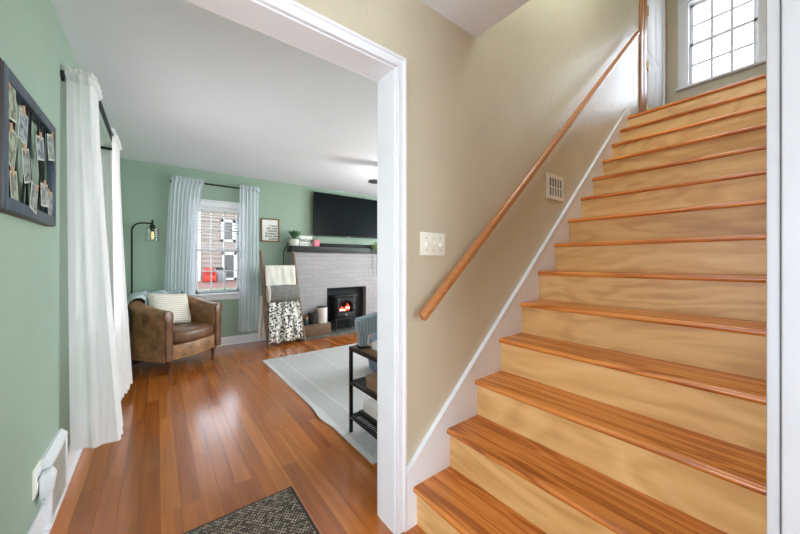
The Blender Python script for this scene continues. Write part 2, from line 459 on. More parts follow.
def prism(bm, poly, axis, lo, hi, bev=0.0):
    """poly in the plane normal to axis; X: (y,z)  Y: (x,z)  Z: (x,y)"""
    t = bmesh.new()
    f = {'X': lambda p, q: (q, p[0], p[1]), 'Y': lambda p, q: (p[0], q, p[1]), 'Z': lambda p, q: (p[0], p[1], q)}[axis]
    A = [t.verts.new(f(p, lo)) for p in poly]; Bv = [t.verts.new(f(p, hi)) for p in poly]
    t.faces.new(A); t.faces.new(Bv[::-1]); n = len(poly)
    for i in range(n): t.faces.new((A[i], Bv[i], Bv[(i + 1) % n], A[(i + 1) % n]))
    bmesh.ops.recalc_face_normals(t, faces=t.faces)
    if bev: bmesh.ops.bevel(t, geom=list(t.edges), offset=bev, segments=2, affect='EDGES', profile=0.5)
    merge(bm, t); return bm

def sheet(bm, nu, nv, fn):
    V = [[bm.verts.new(fn(i / nu, j / nv)) for j in range(nv + 1)] for i in range(nu + 1)]
    for i in range(nu):
        for j in range(nv): bm.faces.new((V[i][j], V[i + 1][j], V[i + 1][j + 1], V[i][j + 1]))
    return V

def thicken(bm, th):
    """give an open sheet a back face and an edge"""
    bmesh.ops.recalc_face_normals(bm, faces=bm.faces); bm.normal_update()
    fs = list(bm.faces); nv = {v: bm.verts.new(v.co - v.normal * th) for v in list(bm.verts)}
    be = [e for e in bm.edges if len(e.link_faces) == 1]
    for f in fs: bm.faces.new([nv[v] for v in reversed(f.verts)])
    for e in be: bm.faces.new((e.verts[0], e.verts[1], nv[e.verts[1]], nv[e.verts[0]]))

def loft(bm, loops, cap=True, closed=False):
    R = [[bm.verts.new(p) for p in L] for L in loops]; n = len(loops[0])
    pairs = list(zip(R, R[1:])) + ([(R[-1], R[0])] if closed else [])
    for a, b in pairs:
        for k in range(n): bm.faces.new((a[k], a[(k + 1) % n], b[(k + 1) % n], b[k]))
    if cap and not closed: bm.faces.new(R[0][::-1]); bm.faces.new(R[-1])
    return bm

ROOT = {}
def finish(name, bm, mat, angle=35):
    bmesh.ops.recalc_face_normals(bm, faces=bm.faces)
    me = bpy.data.meshes.new(name); bm.to_mesh(me); bm.free()
    me.polygons.foreach_set('use_smooth', [True] * len(me.polygons))
    me.set_sharp_from_angle(angle=math.radians(angle))
    mats = mat if isinstance(mat, (list, tuple)) else [mat]
    for m in mats: me.materials.append(m)
    o = bpy.data.objects.new(name, me); COL.objects.link(o)
    return o

def part(parent, name, bm, mat, label=None, world=True, angle=35):
    """a mesh child; geometry is given in world coordinates unless world is False"""
    mw = ROOT[parent.name]
    if world: bmesh.ops.transform(bm, matrix=mw.inverted(), verts=bm.verts)
    o = finish(name, bm, mat, angle)
    o.parent = parent; ROOT[o.name] = mw
    if label: o['label'] = label
    return o

def thing(name, label, cat, loc=(0, 0, 0), rotz=0.0, group=None, kind=None):
    o = bpy.data.objects.new(name, None); COL.objects.link(o)
    o.empty_display_size = 0.1
    o.location = loc; o.rotation_euler = (0, 0, rotz)
    ROOT[o.name] = Matrix.Translation(loc) @ Matrix.Rotation(rotz, 4, 'Z')
    o['label'] = label; o['category'] = cat
    if group: o['group'] = group
    if kind: o['kind'] = kind
    return o

def solo(name, bm, mat, label=None, cat=None, group=None, kind=None, angle=35):
    xs = [v.co for v in bm.verts]
    lo = Vector([min(c[i] for c in xs) for i in range(3)]); hi = Vector([max(c[i] for c in xs) for i in range(3)])
    org = Vector(((lo.x + hi.x) / 2, (lo.y + hi.y) / 2, lo.z))
    bmesh.ops.translate(bm, vec=-org, verts=bm.verts)
    o = finish(name, bm, mat, angle); o.location = org
    ROOT[o.name] = Matrix.Translation(org)
    if label: o['label'] = label
    if cat: o['category'] = cat
    if group: o['group'] = group
    if kind: o['kind'] = kind
    return o

def struct(name, bm, mat, label, cat):
    return solo(name, bm, mat, label, cat, kind='structure')

def lettering(parent, name, body, size, mw, mat, shear=0.0, align='LEFT', ext=0.0006):
    cu = bpy.data.curves.new('letters', 'FONT'); cu.body = body; cu.size = size; cu.extrude = ext
    cu.align_x = align; cu.shear = shear; cu.offset = size * 0.012
    t = bpy.data.objects.new('letters', cu); COL.objects.link(t)
    dg = bpy.context.evaluated_depsgraph_get()
    me = bpy.data.meshes.new_from_object(t.evaluated_get(dg))
    bpy.data.objects.remove(t, do_unlink=True)
    bm = B(); bm.from_mesh(me); bpy.data.meshes.remove(me)
    bmesh.ops.transform(bm, matrix=mw, verts=bm.verts)
    return part(parent, name, bm, mat)

def wobble(p, s, a):
    return noise.noise(Vector(p) * s) * a

# ================================================================== SETTING
XL, YB, YW = -0.405, 5.12, 1.108
XR, ZC, ZF = 5.0, 2.48, 2.446

b = B(); box(b, (-2.2, -1.5, -0.1), (XR + 0.5, YB + 0.15, 0.0))
struct('floor', b, M['floor'], 'orange brown hardwood strip floor', 'floor')
b = B(); box(b, (XL - 0.15, 1.17, ZC), (XR + 0.15, YB + 0.15, ZC + 0.12))
struct('ceiling', b, M['ceil'], 'white living room ceiling', 'ceiling')
b = B(); box(b, (-2.2, -1.5, ZF), (1.39, YW, ZF + 0.1)); box(b, (0.80, -1.5, ZF), (1.39, 0.03, ZF + 0.1))
struct('ceiling_foyer', b, M['ceil'], 'white foyer ceiling ending at the stairwell', 'ceiling')
# bulkhead over the stair foot, upper ceiling
b = B(); box(b, (1.27, 0.0, ZF + 0.1), (1.39, YW + 0.05, 5.2))
struct('wall_bulkhead', b, M['tan'], 'tan bulkhead over the foot of the stairs', 'wall')
b = B(); box(b, (1.27, -0.1, 5.15), (5.5, YW + 0.12, 5.25))
struct('ceiling_landing', b, M['ceil'], 'white ceiling above the staircase', 'ceiling')

# left wall with a window opening
def wall_with_hole(bm, axis, t0, t1, u0, u1, z0, z1, hu0, hu1, hz0, hz1):
    def bx(ua, ub, za, zb):
        if ub - ua < 1e-4 or zb - za < 1e-4: return
        if axis == 'X': box(bm, (t0, ua, za), (t1, ub, zb))
        else: box(bm, (ua, t0, za), (ub, t1, zb))
    bx(u0, hu0, z0, z1); bx(hu1, u1, z0, z1); bx(hu0, hu1, z0, hz0); bx(hu0, hu1, hz1, z1)

b = B(); wall_with_hole(b, 'X', XL - 0.15, XL, 1.17, YB + 0.15, 0, ZC, 2.68, 3.48, 0.75, 2.02)
struct('wall_left', b, M['green'], 'sage green side wall of the living room', 'wall')
b = B(); wall_with_hole(b, 'Y', YB, YB + 0.15, XL, XR + 0.15, 0, ZC, 0.40, 0.985, 0.765, 1.985)
struct('wall_back', b, M['green'], 'sage green far wall of the living room', 'wall')
b = B(); wall_with_hole(b, 'X', XR, XR + 0.15, 1.17, YB, 0, ZC, 1.9, 3.9, 0.75, 2.1)
struct('wall_right', b, M['green'], 'sage green wall out of view beyond the fireplace', 'wall')
# dividing wall: tan towards the stairs, green towards the living room
b = B()
box(b, (0.845, YW, 0), (4.33, 1.17, 5.15)); box(b, (-2.2, YW, 2.085), (0.845, 1.17, 5.15)); box(b, (-2.2, YW, 0), (-0.365, 1.17, 2.085))
box(b, (5.235, YW, 2.6), (5.5, 1.17, 5.15)); box(b, (4.33, YW, 4.74), (5.235, 1.17, 5.15)); box(b, (4.33, YW, 2.3), (5.235, 1.17, 2.69))
struct('wall_stair', b, M['tan'], 'tan textured plaster wall beside the stairs', 'wall')
b = B(); box(b, (0.845, 1.17, 0), (XR, 1.235, ZC)); box(b, (XL, 1.17, 2.085), (0.845, 1.235, ZC)); box(b, (XL, 1.17, 0), (-0.365, 1.235, 2.085))
struct('wall_divider', b, M['green'], 'green living room side of the doorway wall', 'wall')
# stairwell right wall with white end, landing window wall
b = B(); box(b, (0.815, -0.10, 0), (5.5, 0.03, 5.15))
struct('wall_stairwell', b, M['tan'], 'tan wall on the right side of the stairs', 'wall')
b = B(); wall_with_hole(b, 'X', 5.35, 5.5, 0.03, YW, 2.3, 5.15, 0.30, 0.905, 3.447, 4.53)
struct('wall_landing', b, M['tan'], 'tan wall with a window at the top of the stairs', 'wall')
# foyer shell behind the camera
b = B(); wall_with_hole(b, 'Y', -1.62, -1.5, -2.2, 0.95, 0, ZF + 0.1, -0.10, 0.90, 0.25, 2.15)
struct('wall_front', b, M['tan'], 'tan wall with the glazed front entrance', 'wall')
b = B(); wall_with_hole(b, 'X', -2.32, -2.2, -1.62, 1.17, 0, ZF + 0.1, -0.3, 0.8, 0.55, 1.95)  # opening added for the foyer side fill
struct('wall_side', b, M['tan'], 'tan side wall of the foyer', 'wall')
b = B(); box(b, (0.83, -1.5, 0), (0.95, -0.10, ZF))
struct('wall_foyer', b, M['tan'], 'tan foyer wall right of the stairs', 'wall')
b = B(); box(b, (3.86, 0.03, 2.45), (5.35, YW, 2.688))
struct('floor_landing', b, M['landing'], 'wooden landing at the top of the stairs', 'floor')

# white end board and casing beside the stairs (right edge of the view)
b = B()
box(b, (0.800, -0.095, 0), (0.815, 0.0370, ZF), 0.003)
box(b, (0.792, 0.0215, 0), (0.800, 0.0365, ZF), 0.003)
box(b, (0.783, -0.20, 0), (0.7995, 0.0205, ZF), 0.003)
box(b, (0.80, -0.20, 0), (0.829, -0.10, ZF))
struct('trim_3', b, M['shadedwhite'], 'white casing board, toned down in colour for shade, at the right edge beside the stairs', 'trim')

# cased doorway into the living room
b = B()
JX, HZ = 0.829, 2.068
box(b, (JX, 1.109, 0), (JX + 0.02, 1.234, HZ)); box(b, (-0.37, 1.109, 0), (-0.35, 1.234, HZ)); box(b, (-0.37, 1.109, HZ), (JX + 0.02, 1.234, HZ + 0.02))
def casing(bm, y0, y1, w, lip):
    e = 0.014
    for (xa, xb) in ((JX + 0.02, JX + w - e), (-0.35 - w + e, -0.37)): box(bm, (xa, y0, 0), (xb, y1, HZ + 0.02))
    box(bm, (-0.35 - w + e, y0, HZ + 0.02), (JX + w - e, y1, HZ + w - e))
    for (xa, xb) in ((JX + w - e, JX + w), (-0.35 - w, -0.35 - w + e)): box(bm, (xa, y0 - lip, 0), (xb, y1, HZ + w), 0.003)
    box(bm, (-0.35 - w + e, y0 - lip, HZ + w - e), (JX + w - e, y1, HZ + w), 0.003)
    for (xa, xb) in ((JX + 0.006, JX + 0.02), (-0.37, -0.356)): box(bm, (xa, y0 - lip * 0.6, 0), (xb, y1, HZ + 0.006), 0.003)
    box(bm, (-0.37, y0 - lip * 0.6, HZ + 0.006), (JX + 0.02, y1, HZ + 0.02), 0.003)
casing(b, 1.097, 1.109, 0.056, 0.008)
box(b, (JX, 1.234, 0), (JX + 0.07, 1.247, HZ + 0.07), 0.003); box(b, (-0.37, 1.234, HZ), (JX + 0.07, 1.247, HZ + 0.07), 0.003)
struct('trim_1', b, M['white'], 'white cased doorway opening into the living room', 'doorway')

# baseboards
b = B(); box(b, (XL, 1.235, 0), (XL + 0.014, 2.04, 0.15), 0.004); box(b, (XL, 2.36, 0), (XL + 0.014, YB, 0.15), 0.004); box(b, (XL, 1.235, 0), (XL + 0.026, YB, 0.022), 0.006)
struct('baseboard_left', b, M['white'], 'white baseboard along the left green wall', 'baseboard')
b = B(); box(b, (XL, YB - 0.015, 0), (1.68, YB, 0.125), 0.004); box(b, (XL, YB - 0.028, 0), (1.68, YB, 0.02), 0.006)
struct('baseboard_back', b, M['white'], 'white baseboard below the far window', 'baseboard')

# ------------------------------------------------------------------ windows
def make_window(name, label, axis, p_in, depth, u0, u1, z0, z1, cols, rows, sign, casing_w=0.07, glassname='pane', apron=True, bar=0.008):
    """double hung window in a wall opening; p_in = room face of wall, sign = direction to the outside"""
    def bx(bm, pa, pb, ua, ub, za, zb, bev=0.003):
        pa, pb = sorted((pa, pb))
        if axis == 'X': box(bm, (pa, ua, za), (pb, ub, zb), bev)
        else: box(bm, (ua, pa, za), (ub, pb, zb), bev)
    c = (u0 + u1) / 2
    loc = (p_in, c, z0) if axis == 'X' else (c, p_in, z0)
    t = thing(name, label, 'window', loc, kind='structure')
    o = sign
    f = B()
    w = casing_w
    bx(f, p_in - o * 0.018, p_in, u0 - w, u0, z0 - 0.02, z1); bx(f, p_in - o * 0.018, p_in, u1, u1 + w, z0 - 0.02, z1)
    bx(f, p_in - o * 0.018, p_in, u0 - w, u1 + w, z1, z1 + w); bx(f, p_in - o * 0.026, p_in, u0 - w - 0.012, u1 + w + 0.012, z1 + w, z1 + w + 0.025)
    for ua, ub in ((u0, u0 + 0.012), (u1 - 0.012, u1)): bx(f, p_in, p_in + o * depth, ua, ub, z0, z1)
    bx(f, p_in, p_in + o * depth, u0, u1, z1 - 0.012, z1)
    part(t, 'casing', f, M['white'])
    s = B(); bx(s, p_in - o * 0.06, p_in + o * depth, u0 - w - 0.02, u1 + w + 0.02, z0 - 0.028, z0, 0.005)
    part(t, 'sill', s, M['white'])
    if apron:
        a = B(); bx(a, p_in - o * 0.016, p_in, u0 - w, u1 + w, z0 - 0.10, z0 - 0.028)
        part(t, 'apron', a, M['white'])
    zm = (z0 + z1) / 2
    for k, (za, zb, q) in enumerate(((z0, zm + 0.018, 0.065), (zm - 0.018, z1 - 0.012, 0.095))):
        g = B(); pa, pb = p_in + o * q, p_in + o * (q + 0.028); st = 0.034
        a0, a1 = u0 + 0.012, u1 - 0.012
        bx(g, pa, pb, a0, a0 + st, za, zb); bx(g, pa, pb, a1 - st, a1, za, zb)
        bx(g, pa, pb, a0, a1, za, za + (0.05 if k == 0 else 0.036)); bx(g, pa, pb, a0, a1, zb - 0.036, zb)
        sash = part(t, 'sash', g, M['white'])
        m = B()
        for i in range(1, cols):
            u = a0 + st + (a1 - a0 - 2 * st) * i / cols
            bx(m, pa, pb, u - bar, u + bar, za + 0.03, zb - 0.03, 0)
        for i in range(1, rows):
            z = za + (zb - za) * i / rows
            bx(m, pa + o * 0.003, pb - o * 0.003, a0 + st, a1 - st, z - bar, z + bar, 0)
        part(sash, 'muntin', m, M['white'])
        pn = B(); pc = p_in + o * (q + 0.014)
        bx(pn, pc - 0.002, pc + 0.002, a0 + st - 0.005, a1 - st + 0.005, za + 0.03, zb - 0.03, 0)
        part(sash, 'pane', pn, M[glassname])
    return t

make_window('window_1', 'white double hung window with open blind in the far green wall', 'Y', YB, 0.15, 0.40, 0.985, 0.765, 1.985, 3, 2, 1)
make_window('window_2', 'bright white window above the stair landing', 'X', 5.35, 0.15, 0.30, 0.905, 3.447, 4.53, 3, 2, 1, 0.085, apron=False, bar=0.013)
make_window('window_3', 'white window behind the sheer curtains on the left wall', 'X', XL, 0.15, 2.68, 3.48, 0.75, 2.02, 3, 2, -1)

# open venetian blind in the far window
t = thing('venetian_blind', 'white slatted blind over the upper half of the far window', 'blind', (0.6925, YB + 0.03, 1.93))
b = B(); box(b, (0.415, YB + 0.004, 1.935), (0.97, YB + 0.056, 1.972), 0.004); part(t, 'headrail', b, M['white'])
b = B()
z = 1.915
while z > 1.40:
    box(b, (0.418, -0.022, -0.0016), (0.967, 0.022, 0.0016), mat=Matrix.Translation((0, YB + 0.03, z)) @ Matrix.Rotation(-0.14, 4, 'X')); z -= 0.042
part(t, 'slats', b, M['white'])
b = B(); box(b, (0.418, YB + 0.012, 1.372), (0.967, YB + 0.05, 1.386), 0.003); part(t, 'bottom_rail', b, M['white'])
b = B()
for x in (0.5, 0.885):
    b = B(); tube(b, [(x, YB + 0.03, 1.38), (x, YB + 0.03, 1.94)], 0.0012, 5); part(t, 'cord', b, M['white'])

# ------------------------------------------------------------------ landing door with wood casing
t = thing('door_1', 'white door with wood casing on the landing wall', 'door', (4.78, YW, 2.69), kind='structure')
b = B()
box(b, (4.215, YW - 0.018, 2.69), (4.29, YW, 4.82), 0.004); box(b, (5.235, YW - 0.018, 2.69), (5.255, YW, 4.82), 0.004); box(b, (4.215, YW - 0.018, 4.74), (5.255, YW, 4.82), 0.004)
part(t, 'casing', b, M['trimwood'])
b = B(); box(b, (4.29, YW - 0.012, 2.69), (4.325, YW + 0.01, 4.74), 0.002); box(b, (5.19, YW - 0.014, 2.69), (5.235, YW + 0.03, 4.74), 0.002)
part(t, 'door_stop', b, M['white'])
b = B(); box(b, (4.325, YW - 0.016, 2.69), (4.44, YW + 0.02, 4.74), 0.004); part(t, 'jamb', b, M['trimwood'])
b = B(); box(b, (4.44, YW + 0.004, 2.70), (5.19, YW + 0.04, 4.74), 0.003)
for (xa, xb) in ((4.53, 4.77), (4.86, 5.10)):
    for (za, zb) in ((2.82, 3.55), (3.68, 4.6)):
        box(b, (xa, YW + 0.0, za), (xb, YW + 0.006, zb), 0.006)
leaf = part(t, 'door_panel', b, M['matte'])
for z in (2.92, 3.42, 4.05):
    b = B(); box(b, (4.425, YW - 0.022, z), (4.485, YW + 0.002, z + 0.09), 0.002); tube(b, [(4.443, YW - 0.022, z - 0.004), (4.443, YW - 0.022, z + 0.094)], 0.007, 8)
    part(leaf, 'hinge', b, M['brass'])

# ================================================================== STAIRCASE
X1, RUN, Z1, RISE, NST = 0.921, 0.2195, 0.182, 0.1932, 14
YS = 1.09
t = thing('staircase', 'steep wooden staircase with orange treads and pale plywood risers', 'staircase', (X1, 0.56, 0))
for n in range(NST):
    xn, zn = X1 + RUN * n, Z1 + RISE * n
    zb = 0 if n == 0 else zn - RISE
    b = B(); box(b, (xn + 0.024, 0.032, zb), (xn + 0.042, YS, zn - 0.027)); 
    part(t, 'riser', b, M['riser'])
    b = B()
    x2 = xn + RUN + 0.025 if n < NST - 1 else xn + 0.12
    th = 0.027; rr = th / 2
    prof = [(xn + rr - rr * math.sin(a), zn - rr + rr * math.cos(a)) for a in [PI * i / 8 for i in range(9)]] + [(x2, zn - th), (x2, zn)]
    prism(b, prof, 'Y', 0.032, YS)
    part(t, 'tread', b, M['tread'])
b = B()
prism(b, [(0.886, 0.0), (0.886, 0.266), (3.79, 2.789), (3.86, 2.789), (3.86, 2.45), (3.80, 2.45), (1.0, 0.0)], 'Y', YS, YW)
prism(b, [(0.886, 0.266), (3.79, 2.789), (3.80, 2.776), (0.886, 0.245)], 'Y', YS - 0.006, YS)
part(t, 'skirt_board', b, M['white'], 'white sloping skirt board')

# handrail
t = thing('handrail', 'round wooden handrail climbing the tan stair wall', 'handrail', (0.927, 1.035, 0.961))
p0, p1 = Vector((0.927, 1.035, 0.961)), Vector((3.87, 1.035, 3.545))
b = B(); tube(b, [p0, p0 + (p1 - p0) * 0.003, p0.lerp(p1, 0.5), p1], [0.019, 0.0215, 0.0215, 0.0215], 20)
part(t, 'rail', b, M['rail'])
for k in (0.125, 0.50, 0.965):
    q = p0.lerp(p1, k)
    b = B(); tube(b, [q + Vector((0, 0, -0.018)), q + Vector((0, 0.01, -0.045)), q + Vector((0, 0.04, -0.062)), (q.x, YW, q.z - 0.065)], 0.006, 8)
    tube(b, [(q.x, YW - 0.006, q.z - 0.065), (q.x, YW, q.z - 0.065)], 0.022, 14)
    part(t, 'bracket', b, M['nickel'])

# light switch
t = thing('light_switch', 'ivory triple light switch plate on the tan wall by the doorway', 'light switch', (1.06, YW, 1.295))
b = B(); box(b, (0.977, YW - 0.006, 1.24), (1.146, YW, 1.352), 0.003); part(t, 'plate', b, M['offwhite'])
for i, s in enumerate((1, -1, 1)):
    x = 1.0155 + 0.046 * i
    b = B(); box(b, (-0.005, -0.016, -0.009), (0.005, 0.002, 0.009), 0.002, mat=Matrix.Translation((x, YW - 0.006, 1.296)) @ Matrix.Rotation(0.5 * s, 4, 'X'))
    part(t, 'toggle', b, M['offwhite'])
    for dz in (-0.03, 0.03):
        b = B(); tube(b, [(x, YW - 0.0075, 1.296 + dz), (x, YW - 0.005, 1.296 + dz)], 0.0035, 8); part(t, 'screw', b, M['nickel'])

# wall vent on the stair wall
t = thing('wall_vent', 'small cream wall vent above the stair skirt board', 'vent', (2.286, YW, 1.66))
b = B()
for a_, c_ in (((2.166, 1.66), (2.19, 1.84)), ((2.382, 1.66), (2.406, 1.84)), ((2.19, 1.66), (2.382, 1.685)), ((2.19, 1.812), (2.382, 1.84)), ((2.19, 1.744), (2.382, 1.752))):
    box(b, (a_[0], YW - 0.012, a_[1]), (c_[0], YW, c_[1]))
part(t, 'frame', b, M['vent'])
b = B(); box(b, (2.19, YW - 0.004, 1.685), (2.382, YW, 1.812)); part(t, 'duct_opening', b, M['ventdark'])
b = B()
for i in range(5):
    x = 2.19 + 0.0384 * i
    box(b, (x, YW - 0.009, 1.685), (x + 0.013, YW - 0.004, 1.744)); box(b, (x, YW - 0.009, 1.752), (x + 0.009, YW - 0.004, 1.812))
part(t, 'louvre', b, M['vent'])

# ================================================================== LEFT WALL
# wire photo frame
FY0, FY1, FZ0, FZ1 = 1.506, 2.131, 1.375, 1.83
t = thing('photo_frame', 'slate blue wooden frame strung with black cords on the left wall', 'picture frame', (XL, 1.82, FZ0))
b = B(); fw = 0.042
for q in (((FY0, FZ0), (FY0 + fw, FZ1)), ((FY1 - fw * 0.7, FZ0), (FY1, FZ1)), ((FY0 + fw, FZ0), (FY1 - fw * 0.7, FZ0 + fw)), ((FY0 + fw, FZ1 - fw), (FY1 - fw * 0.7, FZ1))):
    box(b, (XL + 0.006, q[0][0], q[0][1]), (XL + 0.032, q[1][0], q[1][1]), 0.002)
part(t, 'moulding', b, M['bluewood'])
b = B(); box(b, (XL, FY0 - 0.004, FZ0 - 0.004), (XL + 0.028, FY0, FZ1 + 0.004), 0.001); box(b, (XL, FY0, FZ0 - 0.003), (XL + 0.026, FY1, FZ0), 0.001)
part(t, 'edge_band', b, M['brownwood'], 'dark brown outer edge')
ys = [1.585, 1.66, 1.74, 1.83, 1.92, 2.01]
for i, y in enumerate(ys):
    b = B(); d = (-1) ** i * 0.055
    tube(b, [(XL + 0.018, y, FZ1 - fw), (XL + 0.018, y + d * 0.4, 1.62), (XL + 0.018, y + d, FZ0 + fw)], 0.0036, 6)
    part(t, 'cord', b, M['black']); b = B()
    tube(b, [(XL + 0.020, y + d, FZ1 - fw), (XL + 0.020, y + d * 0.5, 1.6), (XL + 0.020, y - d * 0.3, FZ0 + fw)], 0.0034, 6)
    part(t, 'cord', b, M['black'])
snaps = [  # y, z, width, height, tilt, print, label
    (1.595, 1.735, 0.070, 0.105, 0.10, 'photo_tan', 'faded snapshot in the top corner of the frame nearest the viewer'),
    (1.700, 1.690, 0.075, 0.105, -0.16, 'photo_blue', 'blue toned snapshot of a figure pegged high in the wire frame'),
    (1.895, 1.670, 0.085, 0.085, 0.20, 'photo_blue', 'square bluish snapshot near the middle of the wire frame'),
    (2.040, 1.715, 0.085, 0.100, 0.22, 'photo_grey', 'grey tilted snapshot covering the far top corner of the frame'),
    (1.600, 1.585, 0.060, 0.115, -0.28, 'photo_tan', 'curled narrow snapshot halfway down the nearest cord'),
    (1.735, 1.560, 0.065, 0.110, 0.24, 'photo_grey', 'slanting grey snapshot left of the frame centre'),
    (1.950, 1.490, 0.085, 0.085, 0.08, 'photo_grey', 'dark grey snapshot low in the wire frame right of centre'),
    (1.800, 1.455, 0.070, 0.095, -0.22, 'photo_grey', 'grey snapshot hanging just above the bottom bar of the frame'),
    (2.065, 1.465, 0.060, 0.105, 0.04, 'photo_grey', 'upright pale snapshot in the far bottom corner of the frame'),
    (1.610, 1.450, 0.055, 0.110, 0.18, 'photo_tan', 'greenish narrow snapshot in the bottom corner nearest the viewer')]
for k, (y, z, w, h, tl, mt, lab) in enumerate(snaps):
    w *= 1.2; h *= 1.12
    xo = XL + 0.026 + 0.0022 * (k % 4)
    s = thing('snapshot', lab, 'photograph', (xo, y, z), group='snapshots pegged in the wire frame')
    mw = Matrix.Translation((xo, y, z)) @ Matrix.Rotation(tl, 4, 'X')
    b = B(); box(b, (-0.0006, -w / 2, -h / 2), (0.0, w / 2, h / 2), mat=mw); part(s, 'print_paper', b, M['photoback'])
    b = B(); box(b, (0.0, -w / 2 + 0.007, -h / 2 + 0.008), (0.0006, w / 2 - 0.007, h / 2 - 0.008), mat=mw); part(s, 'picture', b, M[mt])
    b = B(); box(b, (-0.002, -0.0035, h / 2 - 0.016), (0.004, 0.0035, h / 2 + 0.016), 0.001, mat=mw @ Matrix.Rotation(0.5 - 0.3 * (k % 4), 4, 'X'))
    part(s, 'clothespin', b, M['peg'])

# outlet and plug-in
t = thing('wall_outlet', 'white double wall outlet low on the left green wall', 'outlet', (XL, 1.985, 0.235))
b = B(); box(b, (XL, 1.925, 0.235), (XL + 0.006, 2.03, 0.355), 0.002); part(t, 'plate', b, M['offwhite'])
for z in (0.27, 0.318):
    b = B(); box(b, (XL + 0.005, 1.958, z - 0.016), (XL + 0.009, 1.997, z + 0.016), 0.004); part(t, 'socket', b, M['white'])
t = thing('air_freshener', 'white plug-in air freshener stuck in the wall outlet', 'plug-in device', (XL + 0.01, 2.0, 0.185))
b = B(); prism(b, [(XL + 0.0095, 0.205), (XL + 0.044, 0.205), (XL + 0.055, 0.285), (XL + 0.042, 0.312), (XL + 0.0095, 0.300)], 'Y', 1.972, 2.03, 0.006); part(t, 'body', b, M['white'])
b = B(); lathe(b, [(0.0, 0), (0.014, 0), (0.016, 0.02), (0.01, 0.028), (0, 0.028)], 16, (XL + 0.030, 2.0, 0.185)); part(t, 'refill', b, M['enamel'])

# floor register in the wall
t = thing('heating_register', 'white heating register set into the left baseboard', 'vent', (XL, 2.20, 0.02))
b = B()
for q in (((2.04, 0.024), (2.36, 0.05)), ((2.04, 0.295), (2.36, 0.325)), ((2.04, 0.05), (2.065, 0.295)), ((2.335, 0.05), (2.36, 0.295))):
    box(b, (XL, q[0][0], q[0][1]), (XL + 0.034, q[1][0], q[1][1]), 0.004)
prism(b, [(XL, 0.322), (XL + 0.034, 0.322), (XL + 0.012, 0.345), (XL, 0.345)], 'Y', 2.04, 2.36)
part(t, 'frame', b, M['white'])
b = B(); box(b, (XL, 2.062, 0.047), (XL + 0.0275, 2.338, 0.298)); part(t, 'duct_opening', b, M['ventdark'])
b = B()
for i in range(14): box(b, (XL + 0.0270, 2.070 + i * 0.0192, 0.048), (XL + 0.0305, 2.080 + i * 0.0192, 0.297))
for z in (0.115, 0.172, 0.23): box(b, (XL + 0.027, 2.062, z - 0.003), (XL + 0.030, 2.338, z + 0.003))
part(t, 'grille', b, M['duct'])

# ------------------------------------------------------------------ curtains and rods
def rod_thing(label, pts, r, ends):
    t = thing('curtain_rod', label, 'curtain rod', pts[0])
    b = B(); P = [Vector(p) for p in pts]; Q = [P[0]]
    for i in range(1, len(P) - 1):       # rounded corners
        a = (P[i - 1] - P[i]).normalized() * 0.035; c = (P[i + 1] - P[i]).normalized() * 0.035
        for k in range(6):
            s = k / 5; Q.append(P[i] + a * (1 - s) ** 2 + c * s ** 2)
    Q.append(P[-1]); tube(b, Q, r, 12); part(t, 'rod', b, M['black'])
    for e, d in ends:
        b = B(); e = Vector(e); tube(b, [e, e + Vector(d) * 0.012], [0.03, 0.026], 18); part(t, 'wall_flange', b, M['black'])
    return t

RZ = 2.205
rod_thing('black wraparound curtain rod high on the left green wall', [(XL, 2.425, RZ), (-0.288, 2.425, RZ), (-0.288, 3.74, RZ), (XL, 3.74, RZ)], 0.0125,
          [((XL, 2.425, RZ), (1, 0, 0)), ((XL, 3.74, RZ), (1, 0, 0))])
RB = 2.285
rod_thing('black wraparound curtain rod above the far window', [(0.155, YB, RB), (0.155, YB - 0.08, RB), (1.20, YB - 0.08, RB), (1.20, YB, RB)], 0.011,
          [((0.155, YB, RB), (0, -1, 0)), ((1.20, YB, RB), (0, -1, 0))])

def path_at(P, s):
    L = [0]
    for a, c in zip(P, P[1:]): L.append(L[-1] + (Vector(c) - Vector(a)).length)
    d = s * L[-1]
    for i in range(len(P) - 1):
        if d <= L[i + 1] + 1e-9:
            k = (d - L[i]) / max(1e-9, L[i + 1] - L[i]); a, c = Vector(P[i]), Vector(P[i + 1])
            tn = (c - a).normalized(); return a.lerp(c, k), Vector((-tn.y, tn.x))
    return Vector(P[-1]), Vector((0, 0))

